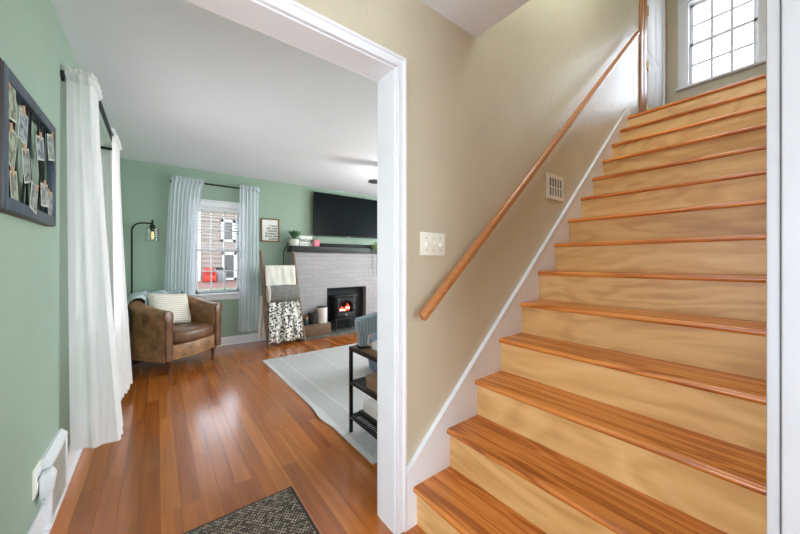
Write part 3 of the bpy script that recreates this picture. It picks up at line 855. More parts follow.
def curtain(label, top, bot, zt, zb, folds, amp0, amp1, mat, seed, flip=1, nu=150, rr=0.019, ex=1.3):
    """gathered sheer panel: plan line `top` at the rod morphs into `bot` at the hem"""
    t = thing('curtain', label, 'curtain', (*Vector(bot[0]).lerp(Vector(bot[-1]), 0.5), zb if not callable(zb) else zb(0.5)))
    rnd = random.Random(seed); ph = [rnd.uniform(0, 6.28) for _ in range(4)]
    def pt(u, v, off=0.0):
        a, na = path_at(top, u); c, nc = path_at(bot, u)
        k = v ** ex
        p = a.lerp(c, k); n = na.lerp(nc, k)
        if n.length > 0: n.normalize()
        amp = amp0 + (amp1 - amp0) * k
        w = math.sin(u * folds * 2 * PI + ph[0] + 0.5 * math.sin(3 * v + ph[1])) + 0.45 * math.sin(u * folds * 1.7 * 2 * PI + ph[2] + v) 
        zz = (zb(u) if callable(zb) else zb)
        z = zt + (zz - zt) * v
        q = p + n * (amp * w * flip + off)
        return Vector((q.x, q.y, z))
    b = B(); sheet(b, nu, 40, lambda u, v: pt(u, v)); part(t, 'panel', b, mat)
    # ruffled heading with the rod pocket
    b = B()
    def hd(u, v):
        p = pt(u, 0.0); n = path_at(top, u)[1]
        bul = rr * math.sin(min(1, v / 0.7) * PI) if v < 0.7 else 0.006 * math.sin(u * folds * 14 + 6 * v)
        q = Vector((p.x, p.y, 0)) + Vector((n.x, n.y, 0)) * bul * flip
        return Vector((q.x, q.y, zt - 0.02 + 0.075 * v))
    sheet(b, nu, 12, hd); part(t, 'heading', b, mat)
    b = B(); sheet(b, nu, 4, lambda u, v: pt(u, 0.955 + 0.045 * v, 0.002)); part(t, 'hem', b, M['hem'])
    return t

curtain('nearest sheer white curtain wrapped around the rod end on the left wall',
        [(XL + 0.02, 2.423), (-0.295, 2.413), (-0.283, 2.44), (-0.288, 2.62)],
        [(XL + 0.035, 2.43), (-0.27, 2.40), (-0.178, 2.41), (-0.168, 2.46), (-0.20, 2.80)],
        RZ, 0.185, 6, 0.006, 0.009, M['sheer'], 3, -1)
curtain('second sheer white curtain on the left wall, next to the armchair',
        [(-0.275, 3.30), (-0.272, 3.70), (-0.30, 3.745), (XL + 0.02, 3.745)],
        [(-0.245, 3.30), (-0.205, 3.62), (-0.195, 3.78), (-0.28, 3.80), (XL + 0.03, 3.80)],
        RZ, 0.10, 8, 0.007, 0.013, M['sheer'], 5, -1)
curtain('sheer curtain left of the far window behind the armchair',
        [(0.155, YB - 0.03), (0.16, YB - 0.09), (0.505, YB - 0.09)],
        [(0.06, YB - 0.04), (0.09, YB - 0.055), (0.39, YB - 0.055)],
        RB, 0.16, 9, 0.006, 0.008, M['voile'], 8, -1, ex=0.5)
curtain('sheer curtain right of the far window beside the blanket ladder',
        [(0.945, YB - 0.09), (1.19, YB - 0.09), (1.205, YB - 0.03)],
        [(0.92, YB - 0.11), (1.17, YB - 0.11), (1.20, YB - 0.05)],
        RB, lambda u: 0.20 - 0.03 * u, 6, 0.008, 0.015, M['voile'], 11, -1)

# ================================================================== ARMCHAIR
CH = (0.138, 4.598, 0.0); CR = math.radians(39.4)
t = thing('armchair', 'worn tan leather barrel armchair in the corner by the far window', 'armchair', CH, CR)
def horseshoe(n=40, r=0.33, front=-0.33, yc=0.0):
    P = []
    for i in range(9): P.append((r, front + (yc - front) * i / 8))
    for i in range(1, n): a = PI * i / n; P.append((r * math.cos(a), yc + r * math.sin(a)))
    for i in range(9): P.append((-r, yc + (front - yc) * i / 8))
    return P
HS = horseshoe()
def hs_frame(i):
    p = Vector(HS[i]); a = Vector(HS[max(0, i - 1)]); c = Vector(HS[min(len(HS) - 1, i + 1)])
    tn = (c - a).normalized(); return p, Vector((tn.y, -tn.x))
def arm_h(p):   # arm height rises towards the back
    k = max(0, min(1, (p.y + 0.33) / 0.70)); return 0.685 + 0.125 * (k * k * (3 - 2 * k))
def cross(h, add=0.0):
    return [(0.042, 0.145), (0.050, 0.30), (0.050, h - 0.12), (0.066 + add, h - 0.085), (0.080 + add, h - 0.045), (0.066 + add, h - 0.010), (0.030, h + 0.004 + add),
            (-0.020, h + add), (-0.050 - add, h - 0.025), (-0.056 - add, h - 0.07), (-0.048 - add, h - 0.12), (-0.045, 0.30), (-0.042, 0.145)]
loops = []
for i in range(len(HS)):
    p, n = hs_frame(i)
    loops.append([Vector((p.x + n.x * o, p.y + n.y * o, z)) for o, z in cross(arm_h(p))])
b = B(); loft(b, loops); part(t, 'shell', b, M['leather'], world=False, angle=60)
for s in (1, -1):                                     # rolled front facing of each arm
    b = B(); x = 0.33 * s; y = -0.336; h = 0.685
    prof = [(x + s * o * 0.82, (z - 0.42) * 0.985 + 0.42) for o, z in cross(h)]
    prism(b, prof, 'Y', y - 0.012, y + 0.012, 0.004)
    for o, z0_, z1_ in ((0.034, 0.17, 0.60), (-0.032, 0.32, 0.60)):
        for i in range(18): bmesh.ops.create_icosphere(b, subdivisions=1, radius=0.006, matrix=Matrix.Translation((x + s * o, y - 0.012, z0_ + (z1_ - z0_) * i / 17)))
    part(t, 'arm_facing', b, M['leather_d'], world=False)
b = B()                                               # bowed front rail and deck
arc = [(0.295 * math.sin(a), -0.335 - 0.075 * math.cos(a * 1.0) + 0.03) for a in [(-PI / 2) + PI * i / 20 for i in range(21)]]
prism(b, [(x, y) for x, y in arc] + [(0.285, 0.1), (-0.285, 0.1)], 'Z', 0.145, 0.305, 0.008)
part(t, 'front_rail', b, M['leather'], world=False)
b = B()                                               # D shaped seat cushion
out = [(0.27 * math.sin(a), -0.33 - 0.075 * math.cos(a) + 0.015) for a in [(-PI / 2) + PI * i / 16 for i in range(17)]]
out += [(0.272 * math.cos(a), 0.03 + 0.19 * math.sin(a)) for a in [PI * i / 16 for i in range(17)]]
cx_, cy_ = 0, -0.08
lay = [(0.90, 0.305), (0.985, 0.32), (1.0, 0.36), (1.0, 0.40), (0.975, 0.43), (0.9, 0.446), (0.6, 0.458), (0.2, 0.463)]
loft(b, [[Vector((cx_ + (x - cx_) * k, cy_ + (y - cy_) * k, z)) for x, y in out] for k, z in lay])
part(t, 'seat_cushion', b, M['leather_d'], world=False, angle=70)
b = B()                                               # studded welt along the lower edge
edge = []
for i in range(len(HS)):
    p, n = hs_frame(i); q = p + n * 0.044; edge.append(Vector((q.x, q.y, 0.158)))
edge += [Vector((x, y - 0.001, 0.158)) for x, y in arc]
tube(b, edge + [edge[0]], 0.004, 6)
L_ = 0.0
for a_, c_ in zip(edge, edge[1:]):
    d = (c_ - a_).length
    while L_ < d:
        bmesh.ops.create_icosphere(b, subdivisions=1, radius=0.0075, matrix=Matrix.Translation(a_.lerp(c_, L_ / d))); L_ += 0.026
    L_ -= d
part(t, 'studded_welt', b, M['stud'], world=False)
for (x, y) in ((0.29, -0.30), (-0.29, -0.30), (0.25, 0.30), (-0.25, 0.30)):
    b = B(); lathe(b, [(0, 0), (0.019, 0), (0.021, 0.012), (0.017, 0.03), (0.024, 0.09), (0.034, 0.12), (0.036, 0.15), (0, 0.15)], 14, (x, y, 0))
    part(t, 'leg', b, M['legwood'], world=False)
# fleece over the chair back
b = B()
i0, i1 = 15, 44
def throwpt(u, v):
    f = i0 + (i1 - i0) * u; i = int(min(f, len(HS) - 2)); k = f - i
    p, n = hs_frame(i); p2, n2 = hs_frame(i + 1); p = p.lerp(p2, k); n = n.lerp(n2, k).normalized()
    h = arm_h(p)
    prof = [(0.072, h - 0.24), (0.080, h - 0.12), (0.102, h - 0.05), (0.086, h + 0.014), (0.04, h + 0.042), (-0.03, h + 0.045), (-0.075, h + 0.012), (-0.085, h - 0.08), (-0.088, h - 0.24)]
    g = v * (len(prof) - 1); j = int(min(g, len(prof) - 2)); m = g - j
    o = prof[j][0] * (1 - m) + prof[j + 1][0] * m; z = prof[j][1] * (1 - m) + prof[j + 1][1] * m
    w = 0.014 * math.sin(u * 21 + 2 * v) + wobble((u * 6, v * 5, 1.7), 1.0, 0.018)
    sgn = 1 if o > 0 else -1
    return Vector((p.x + n.x * (o + sgn * max(0, w) * 0.7), p.y + n.y * (o + sgn * max(0, w) * 0.7), z + (w * 0.9 if 2 < g < 7 else 0) + (0.02 * math.sin(u * 9) if g < 1 or g > 7 else 0)))
V = sheet(b, 60, 24, throwpt)
mwc = ROOT[t.name]
thicken(b, 0.008)
bmesh.ops.transform(b, matrix=mwc, verts=b.verts)
solo('throw_blanket', b, M['throw'], 'blue grey fleece throw draped over the back of the leather armchair', 'blanket', angle=60)
# ribbed pillow
b = B()
def pillow(bm, w, h, th, n=22):
    for s in (1, -1):
        def f(u, v):
            x = 2 * u - 1; z = 2 * v - 1
            e = max(0.0, (1 - x ** 4) * (1 - z ** 4)) ** 0.45
            pin = 1 - 0.07 * (1 - abs(z)) * abs(x) ** 3; pz = 1 - 0.07 * (1 - abs(x)) * abs(z) ** 3
            return Vector((x * w / 2 * pin, s * th / 2 * e, z * h / 2 * pz))
        sheet(bm, n, n, f)
    bmesh.ops.remove_doubles(bm, verts=bm.verts, dist=0.0005)
pillow(b, 0.46, 0.40, 0.15)
mp_ = mwc @ Matrix.Translation((0.02, 0.055, 0.645)) @ Matrix.Rotation(-0.10, 4, 'Z') @ Matrix.Rotation(-0.38, 4, 'X') @ Matrix.Rotation(0.10, 4, 'Y')
o = finish('throw_pillow', b, M['pillow'], 70); o.matrix_world = mp_
o['label'] = 'cream ribbed square pillow leaning in the leather armchair'; o['category'] = 'pillow'

# ------------------------------------------------------------------ floor lamp
t = thing('floor_lamp', 'black arched floor lamp with clear glass shade in the corner', 'floor lamp', (-0.246, 4.99, 0))
b = B(); lathe(b, [(0, 0), (0.105, 0), (0.105, 0.014), (0.02, 0.024), (0.0, 0.024)], 28, (-0.246, 4.99, 0)); part(t, 'base', b, M['black'])
b = B(); pts = [(-0.246, 4.99, 0.02), (-0.246, 4.99, 1.0), (-0.246, 4.99, 1.59)]
for k in range(1, 9):
    a = PI / 2 * k / 8; pts.append((-0.246 + 0.10 * (1 - math.cos(a)), 4.99, 1.59 + 0.10 * math.sin(a)))
pts.append((-0.05, 4.99, 1.69)); tube(b, pts, 0.0095, 12); part(t, 'pole', b, M['black'])
b = B(); lathe(b, [(0, 0.115), (0.010, 0.115), (0.011, 0.06), (0.026, 0.05), (0.03, 0.01), (0.018, 0.0), (0.014, -0.03), (0, -0.03)], 18, (-0.05, 4.99, 1.62)); part(t, 'socket', b, M['black'])
b = B(); lathe(b, [(0.024, 0.176), (0.06, 0.176), (0.068, 0.168), (0.068, 0.0), (0.0655, 0.0), (0.0655, 0.166), (0.024, 0.173)], 32, (-0.05, 4.99, 1.465)); part(t, 'lamp_shade', b, M['shade'], 'clear glass cylinder shade')
b = B(); lathe(b, [(0, 0.0), (0.012, 0.004), (0.016, 0.03), (0.012, 0.08), (0.009, 0.095), (0, 0.095)], 16, (-0.05, 4.99, 1.497)); part(t, 'bulb', b, M['bulb'])

# ================================================================== BACK WALL: sign, TV, fireplace
t = thing('wall_sign', 'white quote sign in brown frame beside the far window', 'wall art', (1.394, YB, 1.525))
b = B()
for a_, c_ in (((1.256, 1.525), (1.274, 1.884)), ((1.514, 1.525), (1.532, 1.884)), ((1.274, 1.525), (1.514, 1.543)), ((1.274, 1.866), (1.514, 1.884))):
    box(b, (a_[0], YB - 0.024, a_[1]), (c_[0], YB, c_[1]), 0.002)
part(t, 'frame', b, M['frame_w'])
b = B(); box(b, (1.27, YB - 0.012, 1.54), (1.518, YB - 0.002, 1.87)); part(t, 'board', b, M['paper'])
RX = Matrix.Rotation(PI / 2, 4, 'X')
for i, (tx, sz) in enumerate((('I want', 0.05), ('the next', 0.05), ('chapter', 0.05), ('because I', 0.05), ('know the', 0.05), ('author', 0.05))):
    lettering(t, 'lettering', tx, sz, Matrix.Translation((1.504, YB - 0.0125, 1.762 - 0.041 * i)) @ RX, M['ink'], 0.2, 'RIGHT')

TY = 5.02
t = thing('television', 'large black flat television mounted above the mantel', 'television', (2.72, YB, 1.65))
TX0, TX1, TZ0, TZ1 = 2.071, 3.385, 1.655, 2.392
b = B(); box(b, (TX0, TY, TZ0), (TX1, TY + 0.035, TZ1), 0.004); part(t, 'casing', b, M['black'])
b = B(); box(b, (TX0 + 0.009, TY - 0.0015, TZ0 + 0.016), (TX1 - 0.009, TY + 0.001, TZ1 - 0.009)); part(t, 'screen', b, M['screen'])
b = B(); box(b, (2.69, TY - 0.003, TZ0 - 0.006), (2.76, TY + 0.01, TZ0 + 0.006), 0.002); part(t, 'logo_tab', b, M['nickel'])
b = B(); box(b, (2.5, TY + 0.035, 1.9), (2.95, YB, 2.2), 0.004); part(t, 'wall_mount', b, M['black'])
b = B(); tube(b, [(2.14, TY + 0.02, 1.66), (2.12, TY + 0.03, 1.60), (2.05, TY + 0.04, 1.55), (2.03, TY + 0.05, 1.475)], 0.004, 6); part(t, 'cable', b, M['black'])

FX0, FX1, FYF = 1.69, 3.60, 4.90
t = thing('fireplace', 'white painted brick fireplace with dark mantel shelf', 'fireplace', (2.63, FYF, 0))
b = B()
OX0, OX1, OZ = 2.25, 3.015, 0.768
box(b, (FX0, FYF, 0), (OX0, YB, 1.365)); box(b, (OX1, FYF, 0), (FX1, YB, 1.365)); box(b, (OX0, FYF, OZ), (OX1, YB, 1.365))
part(t, 'brick_surround', b, M['brick'])
b = B(); box(b, (1.655, 4.85, 1.365), (FX1 + 0.03, YB, 1.463), 0.006); part(t, 'mantel_shelf', b, M['dark'])
b = B(); box(b, (OX0, FYF + 0.11, 0.03), (OX1, FYF + 0.13, OZ)); box(b, (OX0 + 0.0, FYF + 0.02, OZ - 0.02), (OX1 - 0.0, FYF + 0.11, OZ)); part(t, 'firebox_panel', b, M['soot'])
b = B(); box(b, (FX0 + 0.02, 4.675, 0.0), (FX1 - 0.02, FYF, 0.028), 0.004); box(b, (OX0, FYF, 0), (OX1, FYF + 0.11, 0.028)); part(t, 'hearth', b, M['slate'])

# electric stove
SX0, SX1, SYF = 2.335, 2.775, 4.80
t = thing('electric_stove', 'black electric stove with glowing flames in the fireplace', 'stove', (2.555, 4.88, 0.028))
b = B()
for q in (((SX0 + 0.03, SYF + 0.015, 0.24), (SX0 + 0.06, SYF + 0.19, 0.61)), ((SX1 - 0.06, SYF + 0.015, 0.24), (SX1 - 0.03, SYF + 0.19, 0.61)),
          ((SX0 + 0.06, SYF + 0.17, 0.24), (SX1 - 0.06, SYF + 0.19, 0.61)), ((SX0 + 0.06, SYF + 0.015, 0.24), (SX1 - 0.06, SYF + 0.17, 0.262))): box(b, *q, 0.003)
part(t, 'body', b, M['iron'])
b = B(); box(b, (SX0, SYF - 0.015, 0.61), (SX1, SYF + 0.2, 0.638), 0.008); part(t, 'top_plate', b, M['iron'])
b = B(); box(b, (SX0, SYF - 0.015, 0.222), (SX1, SYF + 0.2, 0.243), 0.006); part(t, 'base_plate', b, M['iron'])
b = B()                                                # door frame with arched opening
ax0, ax1, az0 = SX0 + 0.10, SX1 - 0.10, 0.345
def archz(x): c = (ax0 + ax1) / 2; r = (ax1 - ax0) / 2; return 0.475 + 0.085 * math.sqrt(max(0, 1 - ((x - c) / r) ** 2))
xs = [ax0 + (ax1 - ax0) * i / 16 for i in range(17)]
box(b, (SX0 + 0.05, SYF, 0.262), (SX1 - 0.05, SYF + 0.015, az0), 0.002); box(b, (SX0 + 0.05, SYF, az0), (ax0, SYF + 0.015, 0.60), 0.002); box(b, (ax1, SYF, az0), (SX1 - 0.05, SYF + 0.015, 0.60), 0.002)
prism(b, [(x, archz(x)) for x in xs] + [(ax1, 0.60), (ax0, 0.60)], 'Y', SYF, SYF + 0.015)
tube(b, [(x, SYF - 0.002, archz(x)) for x in xs], 0.006, 6)
for i in range(1, 4):
    x = ax0 + (ax1 - ax0) * i / 4; tube(b, [(x, SYF + 0.004, 0.52), (x, SYF + 0.004, archz(x))], 0.004, 6)
tube(b, [(ax0, SYF + 0.004, 0.50), ((ax0 + ax1) / 2, SYF + 0.004, 0.525), (ax1, SYF + 0.004, 0.50)], 0.004, 6)
d_ = part(t, 'door', b, M['iron'])
b = B(); tube(b, [(SX1 - 0.068, SYF - 0.012, 0.40), (SX1 - 0.068, SYF - 0.014, 0.47)], 0.007, 10); part(d_, 'door_handle', b, M['nickel'])
b = B(); box(b, (2.535, SYF - 0.004, 0.292), (2.575, SYF, 0.318), 0.002); part(d_, 'badge', b, M['nickel'])
b = B()
rf = random.Random(4)
for i in range(8):
    x = ax0 + 0.03 + (ax1 - ax0 - 0.06) * i / 7; h = 0.05 + 0.09 * rf.random()
    tube(b, [(x, SYF + 0.09, 0.36), (x + 0.015, SYF + 0.09, 0.36 + h * 0.5), (x - 0.006, SYF + 0.09, 0.36 + h)], [0.016, 0.014, 0.002], 8)
part(t, 'flame', b, M['flame'])
b = B()
for i in range(5):
    x = ax0 + 0.04 + (ax1 - ax0 - 0.08) * i / 4
    bmesh.ops.create_icosphere(b, subdivisions=2, radius=0.017 + 0.008 * rf.random(), matrix=Matrix.Translation((x, SYF + 0.06, 0.37 + 0.05 * rf.random())))
part(t, 'ember', b, M['ember'])
b = B()
for a_, c_ in (((ax0 + 0.01, 0.36), (ax1 - 0.02, 0.375)), ((ax0 + 0.03, 0.39), (ax1 - 0.05, 0.372))): tube(b, [(a_[0], SYF + 0.11, a_[1]), (c_[0], SYF + 0.11, c_[1])], 0.018, 8)
part(t, 'log', b, M['legwood'])
for (x, y) in ((SX0 + 0.04, SYF + 0.02), (SX1 - 0.04, SYF + 0.02), (SX0 + 0.05, SYF + 0.17), (SX1 - 0.05, SYF + 0.17)):
    b = B(); s = -1 if x < 2.5 else 1
    tube(b, [(x, y, 0.225), (x, y, 0.15), (x + s * 0.012, y - 0.004, 0.07), (x + s * 0.028, y - 0.008, 0.029)], [0.02, 0.015, 0.013, 0.018], 10); part(t, 'leg', b, M['iron'])

# crate and what stands on it
t = thing('wooden_crate', 'brown wooden crate on the hearth left of the stove', 'crate', (2.03, 4.85, 0.028))
CX0, CX1, CY0, CY1, CZ0, CZ1 = 1.79, 2.245, 4.735, 4.885, 0.028, 0.205
b = B(); box(b, (CX0, CY0, CZ0), (CX1, CY0 + 0.014, CZ1), 0.002); box(b, (CX0, CY1 - 0.014, CZ0), (CX1, CY1, CZ1), 0.002); part(t, 'side_panel', b, M['crate'])
for x in (CX0, CX1 - 0.016):
    b = B(); box(b, (x, CY0 + 0.014, CZ0), (x + 0.016, CY1 - 0.014, CZ1), 0.002); part(t, 'end_panel', b, M['crate'])
b = B(); box(b, (CX0, CY0 + 0.0, CZ1), (CX1, CY1, CZ1 + 0.012), 0.002); part(t, 'lid', b, M['crate'])
CT = CZ1 + 0.012
t = thing('jar', 'dark glass jar with amber lid on the crate, beside the ladder', 'jar', (1.84, 4.81, CT))
b = B(); lathe(b, [(0, 0), (0.044, 0), (0.05, 0.008), (0.05, 0.085), (0.042, 0.105), (0, 0.105)], 22, (1.845, 4.81, CT)); part(t, 'body', b, M['jar'])
b = B(); lathe(b, [(0, 0), (0.045, 0), (0.045, 0.022), (0, 0.022)], 22, (1.845, 4.81, CT + 0.105)); part(t, 'lid', b, M['amber'])
t = thing('bucket', 'dark woven bucket with wire handle on the crate', 'bucket', (1.965, 4.815, CT))
b = B(); lathe(b, [(0, 0.004), (0.055, 0.0), (0.058, 0.006), (0.072, 0.165), (0.076, 0.172), (0.07, 0.174), (0.055, 0.02), (0, 0.012)], 24, (1.965, 4.815, CT)); part(t, 'body', b, M['basket'])
b = B(); tube(b, [(1.965 + 0.073 * math.cos(PI * i / 12), 4.815, CT + 0.165 + 0.045 * math.sin(PI * i / 12)) for i in range(13)], 0.004, 6); part(t, 'handle', b, M['black'])
t = thing('canister', 'white enamel canister with black lid on the crate', 'canister', (2.125, 4.81, CT))
b = B(); lathe(b, [(0, 0), (0.076, 0), (0.08, 0.006), (0.08, 0.255), (0, 0.255)], 28, (2.125, 4.81, CT)); part(t, 'body', b, M['enamel'])
b = B(); lathe(b, [(0, 0), (0.083, 0), (0.083, 0.014), (0.02, 0.02), (0, 0.02)], 28, (2.125, 4.81, CT + 0.255)); part(t, 'lid', b, M['black'])

# mantel things
MZ = 1.463
def grassy(parent, c, n, rad, h, mat, seed):
    r_ = random.Random(seed)
    b = B()
    for i in range(n):
        a = r_.uniform(0, 2 * PI); L = h * r_.uniform(0.6, 1.0); sp = rad * r_.uniform(0.25, 1.0); w = 0.012
        d = Vector((math.cos(a), math.sin(a), 0)); s = Vector((-d.y, d.x, 0))
        P = [Vector(c) + d * (sp * k ** 1.5) + Vector((0, 0, L * (k - 0.25 * k * k) * 1.3)) for k in (0, 0.35, 0.7, 1)]
        ws = [w * 0.7, w, w * 0.7, 0.001]
        prev = None
        for p, q in zip(P, ws):
            cur = (b.verts.new(p - s * q), b.verts.new(p + s * q))
            if prev: b.faces.new((prev[0], prev[1], cur[1], cur[0]))
            prev = cur
    thicken(b, 0.0012)
    return part(parent, 'leaves', b, mat)
t = thing('potted_plant', 'small spiky green plant in white pot at the left end of the mantel', 'potted plant', (1.715, 4.95, MZ))
b = B(); lathe(b, [(0, 0), (0.06, 0), (0.068, 0.01), (0.076, 0.10), (0.068, 0.105), (0.064, 0.09), (0, 0.088)], 26, (1.715, 4.95, MZ)); part(t, 'pot', b, M['pot'])
grassy(t, (1.715, 4.95, MZ + 0.085), 120, 0.13, 0.175, M['leaf'], 2)
t = thing('mantel_sign', 'small white block sign with black script on the mantel', 'sign', (1.895, 4.965, MZ))
b = B(); box(b, (1.80, 4.955, MZ), (2.014, 4.985, MZ + 0.168), 0.003); part(t, 'board', b, M['paper'])
lettering(t, 'lettering', 'belong', 0.085, Matrix.Translation((1.905, 4.9545, MZ + 0.075)) @ RX, M['ink'], 0.35, 'CENTER')
b = B()
for i in range(9): box(b, (1.822 + i * 0.017, 4.954, MZ + 0.034), (1.833 + i * 0.017, 4.9555, MZ + 0.040))
part(t, 'small_print', b, M['ink'])
t = thing('gift_box', 'small pink striped box on the mantel beside the white sign', 'box', (2.07, 4.93, MZ))
b = B(); box(b, (2.022, 4.895, MZ), (2.118, 4.965, MZ + 0.08), 0.004); part(t, 'body', b, M['pink'])
b = B(); box(b, (2.019, 4.892, MZ + 0.08), (2.121, 4.968, MZ + 0.106), 0.004); part(t, 'lid', b, M['pink'])
t = thing('soundbar', 'long black soundbar on the mantel below the television', 'soundbar', (2.67, 4.95, MZ))
b = B(); box(b, (2.145, 4.905, MZ), (3.20, 4.99, MZ + 0.058), 0.012); part(t, 'body', b, M['black'])
b = B(); box(b, (2.16, 4.902, MZ + 0.008), (3.185, 4.906, MZ + 0.05), 0.001); part(t, 'grille', b, M['soot'])
t = thing('trailing_plant', 'trailing yellow green plant spilling over the mantel front', 'potted plant', (3.165, 4.875, MZ))
b = B(); lathe(b, [(0, 0), (0.032, 0), (0.04, 0.06), (0.035, 0.06), (0.03, 0.01), (0, 0.01)], 18, (3.25, 4.87, MZ)); part(t, 'pot', b, M['pot'])
b = B(); rl = random.Random(9)
def leafblob(bm, p, s): 
    m = Matrix.Translation(p) @ Matrix.Rotation(rl.uniform(0, 6), 4, 'Z') @ Matrix.Rotation(rl.uniform(-1, 1), 4, 'X') @ Matrix.Diagonal((s, s * 0.6, s * 0.15, 1))
    bmesh.ops.create_icosphere(bm, subdivisions=1, radius=1, matrix=m)
for i in range(90): leafblob(b, (3.16 + rl.gauss(0, 0.045), 4.83 + rl.gauss(0, 0.010), MZ + 0.03 + rl.gauss(0, 0.045)), 0.02)
part(t, 'leaves', b, M['leaf2'])
b = B()
for x0_, L in ((3.10, 0.36), (3.13, 0.46), (3.20, 0.50), (3.22, 0.38)):
    P = [(x0_ + 0.012 * math.sin(k * 1.7 + x0_ * 30), 4.83, MZ - L * k / 8) for k in range(9)]
    tube(b, P, 0.002, 5)
    for p in P[1:]: leafblob(b, p, 0.014)
part(t, 'vine', b, M['vine'])
t = solo('power_cord', tube(B(), [(1.63, 5.05, MZ + 0.004), (1.622, 4.98, MZ + 0.05), (1.615, 5.0, MZ - 0.0), (1.60, 5.10, MZ - 0.08), (1.60, 5.11, MZ - 0.4), (1.595, 5.11, MZ - 0.7)], 0.005, 8), M['black'],
         'black cord running down the wall from the left end of the mantel', 'cord')

# ------------------------------------------------------------------ blanket ladder
t = thing('blanket_ladder', 'weathered wooden ladder leaning beside the fireplace', 'ladder', (1.49, 4.66, 0))
LB, LT = Vector((0, 4.655, 0)), Vector((0, 4.865, 1.375))
def lad(x0, x1, k): return Vector((x0 + (x1 - x0) * k, LB.y + (LT.y - LB.y) * k, LB.z + (LT.z - LB.z) * k))
def lz(z): return LB.y + (LT.y - LB.y) * z / LT.z
for x0, x1 in ((1.245, 1.195), (1.765, 1.665)):
    b = B(); P = [lad(x0, x1, k / 8) for k in range(9)]
    tube(b, [p + Vector((wobble((p.z * 3, x0, 0), 1, 0.008), 0, 0)) for p in P], [0.027, 0.027, 0.026, 0.026, 0.025, 0.024, 0.024, 0.023, 0.022], 8); part(t, 'rail', b, M['ladder'])
RUNGS = (0.27, 0.60, 0.84, 1.13)
for z in RUNGS:
    k = z / 1.375; b = B(); tube(b, [lad(1.225, 1.175, k), lad(1.785, 1.685, k)], 0.014, 8); part(t, 'rung', b, M['ladder'])

def drape(name, label, x0, x1, zt, zb_front, zb_back, mat, th=0.03, flare=0.0, bulge=0.02, seed=1, hemw=0.0, ext=0.02, front=0.0, nx=48, rscale=1.0):
    """cloth folded over a rung, hanging in front and behind"""
    b = B(); loops = []
    yr = lz(zt)
    for i in range(nx + 1):
        u = i / nx
        ed = 1 - 0.25 * (abs(2 * u - 1) ** 6)
        L = []
        def row(k, z, y):
            fl = flare * max(0, (zt - z)) 
            x = (x0 - fl) + (x1 - x0 + 2 * fl) * u
            return Vector((x, y + wobble((u * 7, z * 3, seed), 1, bulge) * ed, z + hemw * math.sin(u * 17 + seed) * max(0, (zt - z) / max(0.01, zt - zb_front)) ** 3))
        n = 14
        # outer face: front hem up over the rung and down the back
        for k in range(n): z = zb_front + (zt - zb_front) * k / n; L.append(row(k, z, min(lz(z), yr) - 0.02 - th * ed - front * math.sin(PI * k / n)))
        for k in range(7): a = PI * k / 6; L.append(row(k, zt + (0.012 + th * 0.6) * math.sin(a), yr - (0.02 + th * ed) * math.cos(a)))
        for k in range(6): z = zt - (zt - zb_back) * (k + 1) / 6; L.append(row(k, z, yr + 0.02 + th * ed))
        for k in range(6): z = zb_back + (zt - zb_back) * (k + 1) / 6 * 0.9; L.append(row(k, z, yr + 0.018))
        for k in range(n): z = zt - 0.016 - (zt - 0.016 - zb_front) * (k + 0.5) / n; L.append(row(k, z, min(lz(z), yr) - 0.018))
        loops.append(L)
    loft(b, loops)
    return b
x_in = 0.03
b = drape('b', '', 1.238, 1.672, 1.13, 0.86, 0.93, M['cream'], 0.03, 0.0, 0.012, 2)
t = thing('folded_blanket', 'cream blanket folded over the top rung of the ladder', 'blanket', (1.455, 4.8, 0.86), group='blankets on the ladder')
part(t, 'cloth', b, M['cream'], angle=60)
b = B()
sheet(b, 8, 24, lambda u, v: Vector((1.165 + 0.085 * u - 0.02 * v, lz(0.62) + 0.05 + 0.012 * math.sin(u * 9 + v * 3) + 0.02 * u, 0.72 - 0.62 * v)))
thicken(b, 0.01); part(t, 'loose_end', b, M['cream'])
# rolled grey fleece with a pale lining
t = thing('rolled_blanket', 'grey fleece blanket with cream lining bundled over the middle rung', 'blanket', (1.48, 4.76, 0.62), group='blankets on the ladder')
b = B(); loops = []
for i in range(41):
    u = i / 40; x = 1.268 + 0.43 * u; e = 0.86 + 0.14 * math.sin(PI * min(1, max(0, u * 1.0))) ** 0.4
    L = []
    for k in range(24):
        a = 2 * PI * k / 24
        r1, r2 = 0.070 * e, 0.125 * e
        w = 1 + wobble((math.cos(a) * 2, math.sin(a) * 2, u * 4), 1.3, 0.12)
        L.append(Vector((x, lz(0.74) - 0.055 + r1 * math.cos(a) * w, 0.742 + r2 * math.sin(a) * w)))
    loops.append(L)
loft(b, loops); part(t, 'cloth', b, M['greyfur'], angle=60)
b = B()
for s in (0,):
    tube(b, [(1.262, lz(0.74) - 0.055 + 0.052 * math.cos(a), 0.742 + 0.103 * math.sin(a)) for a in [2 * PI * i / 24 for i in range(25)]], 0.02, 8, caps=False)
part(t, 'lining', b, M['cream'], 'cream lining edge')
b = drape('b', '', 1.272, 1.705, 0.60, 0.055, 0.30, M['floral'], 0.028, 0.07, 0.05, 6, 0.012, front=0.03)
solo('floral_blanket', b, M['floral'], 'black and white floral blanket hanging from a low ladder rung to the floor', 'blanket', 'blankets on the ladder', angle=60)

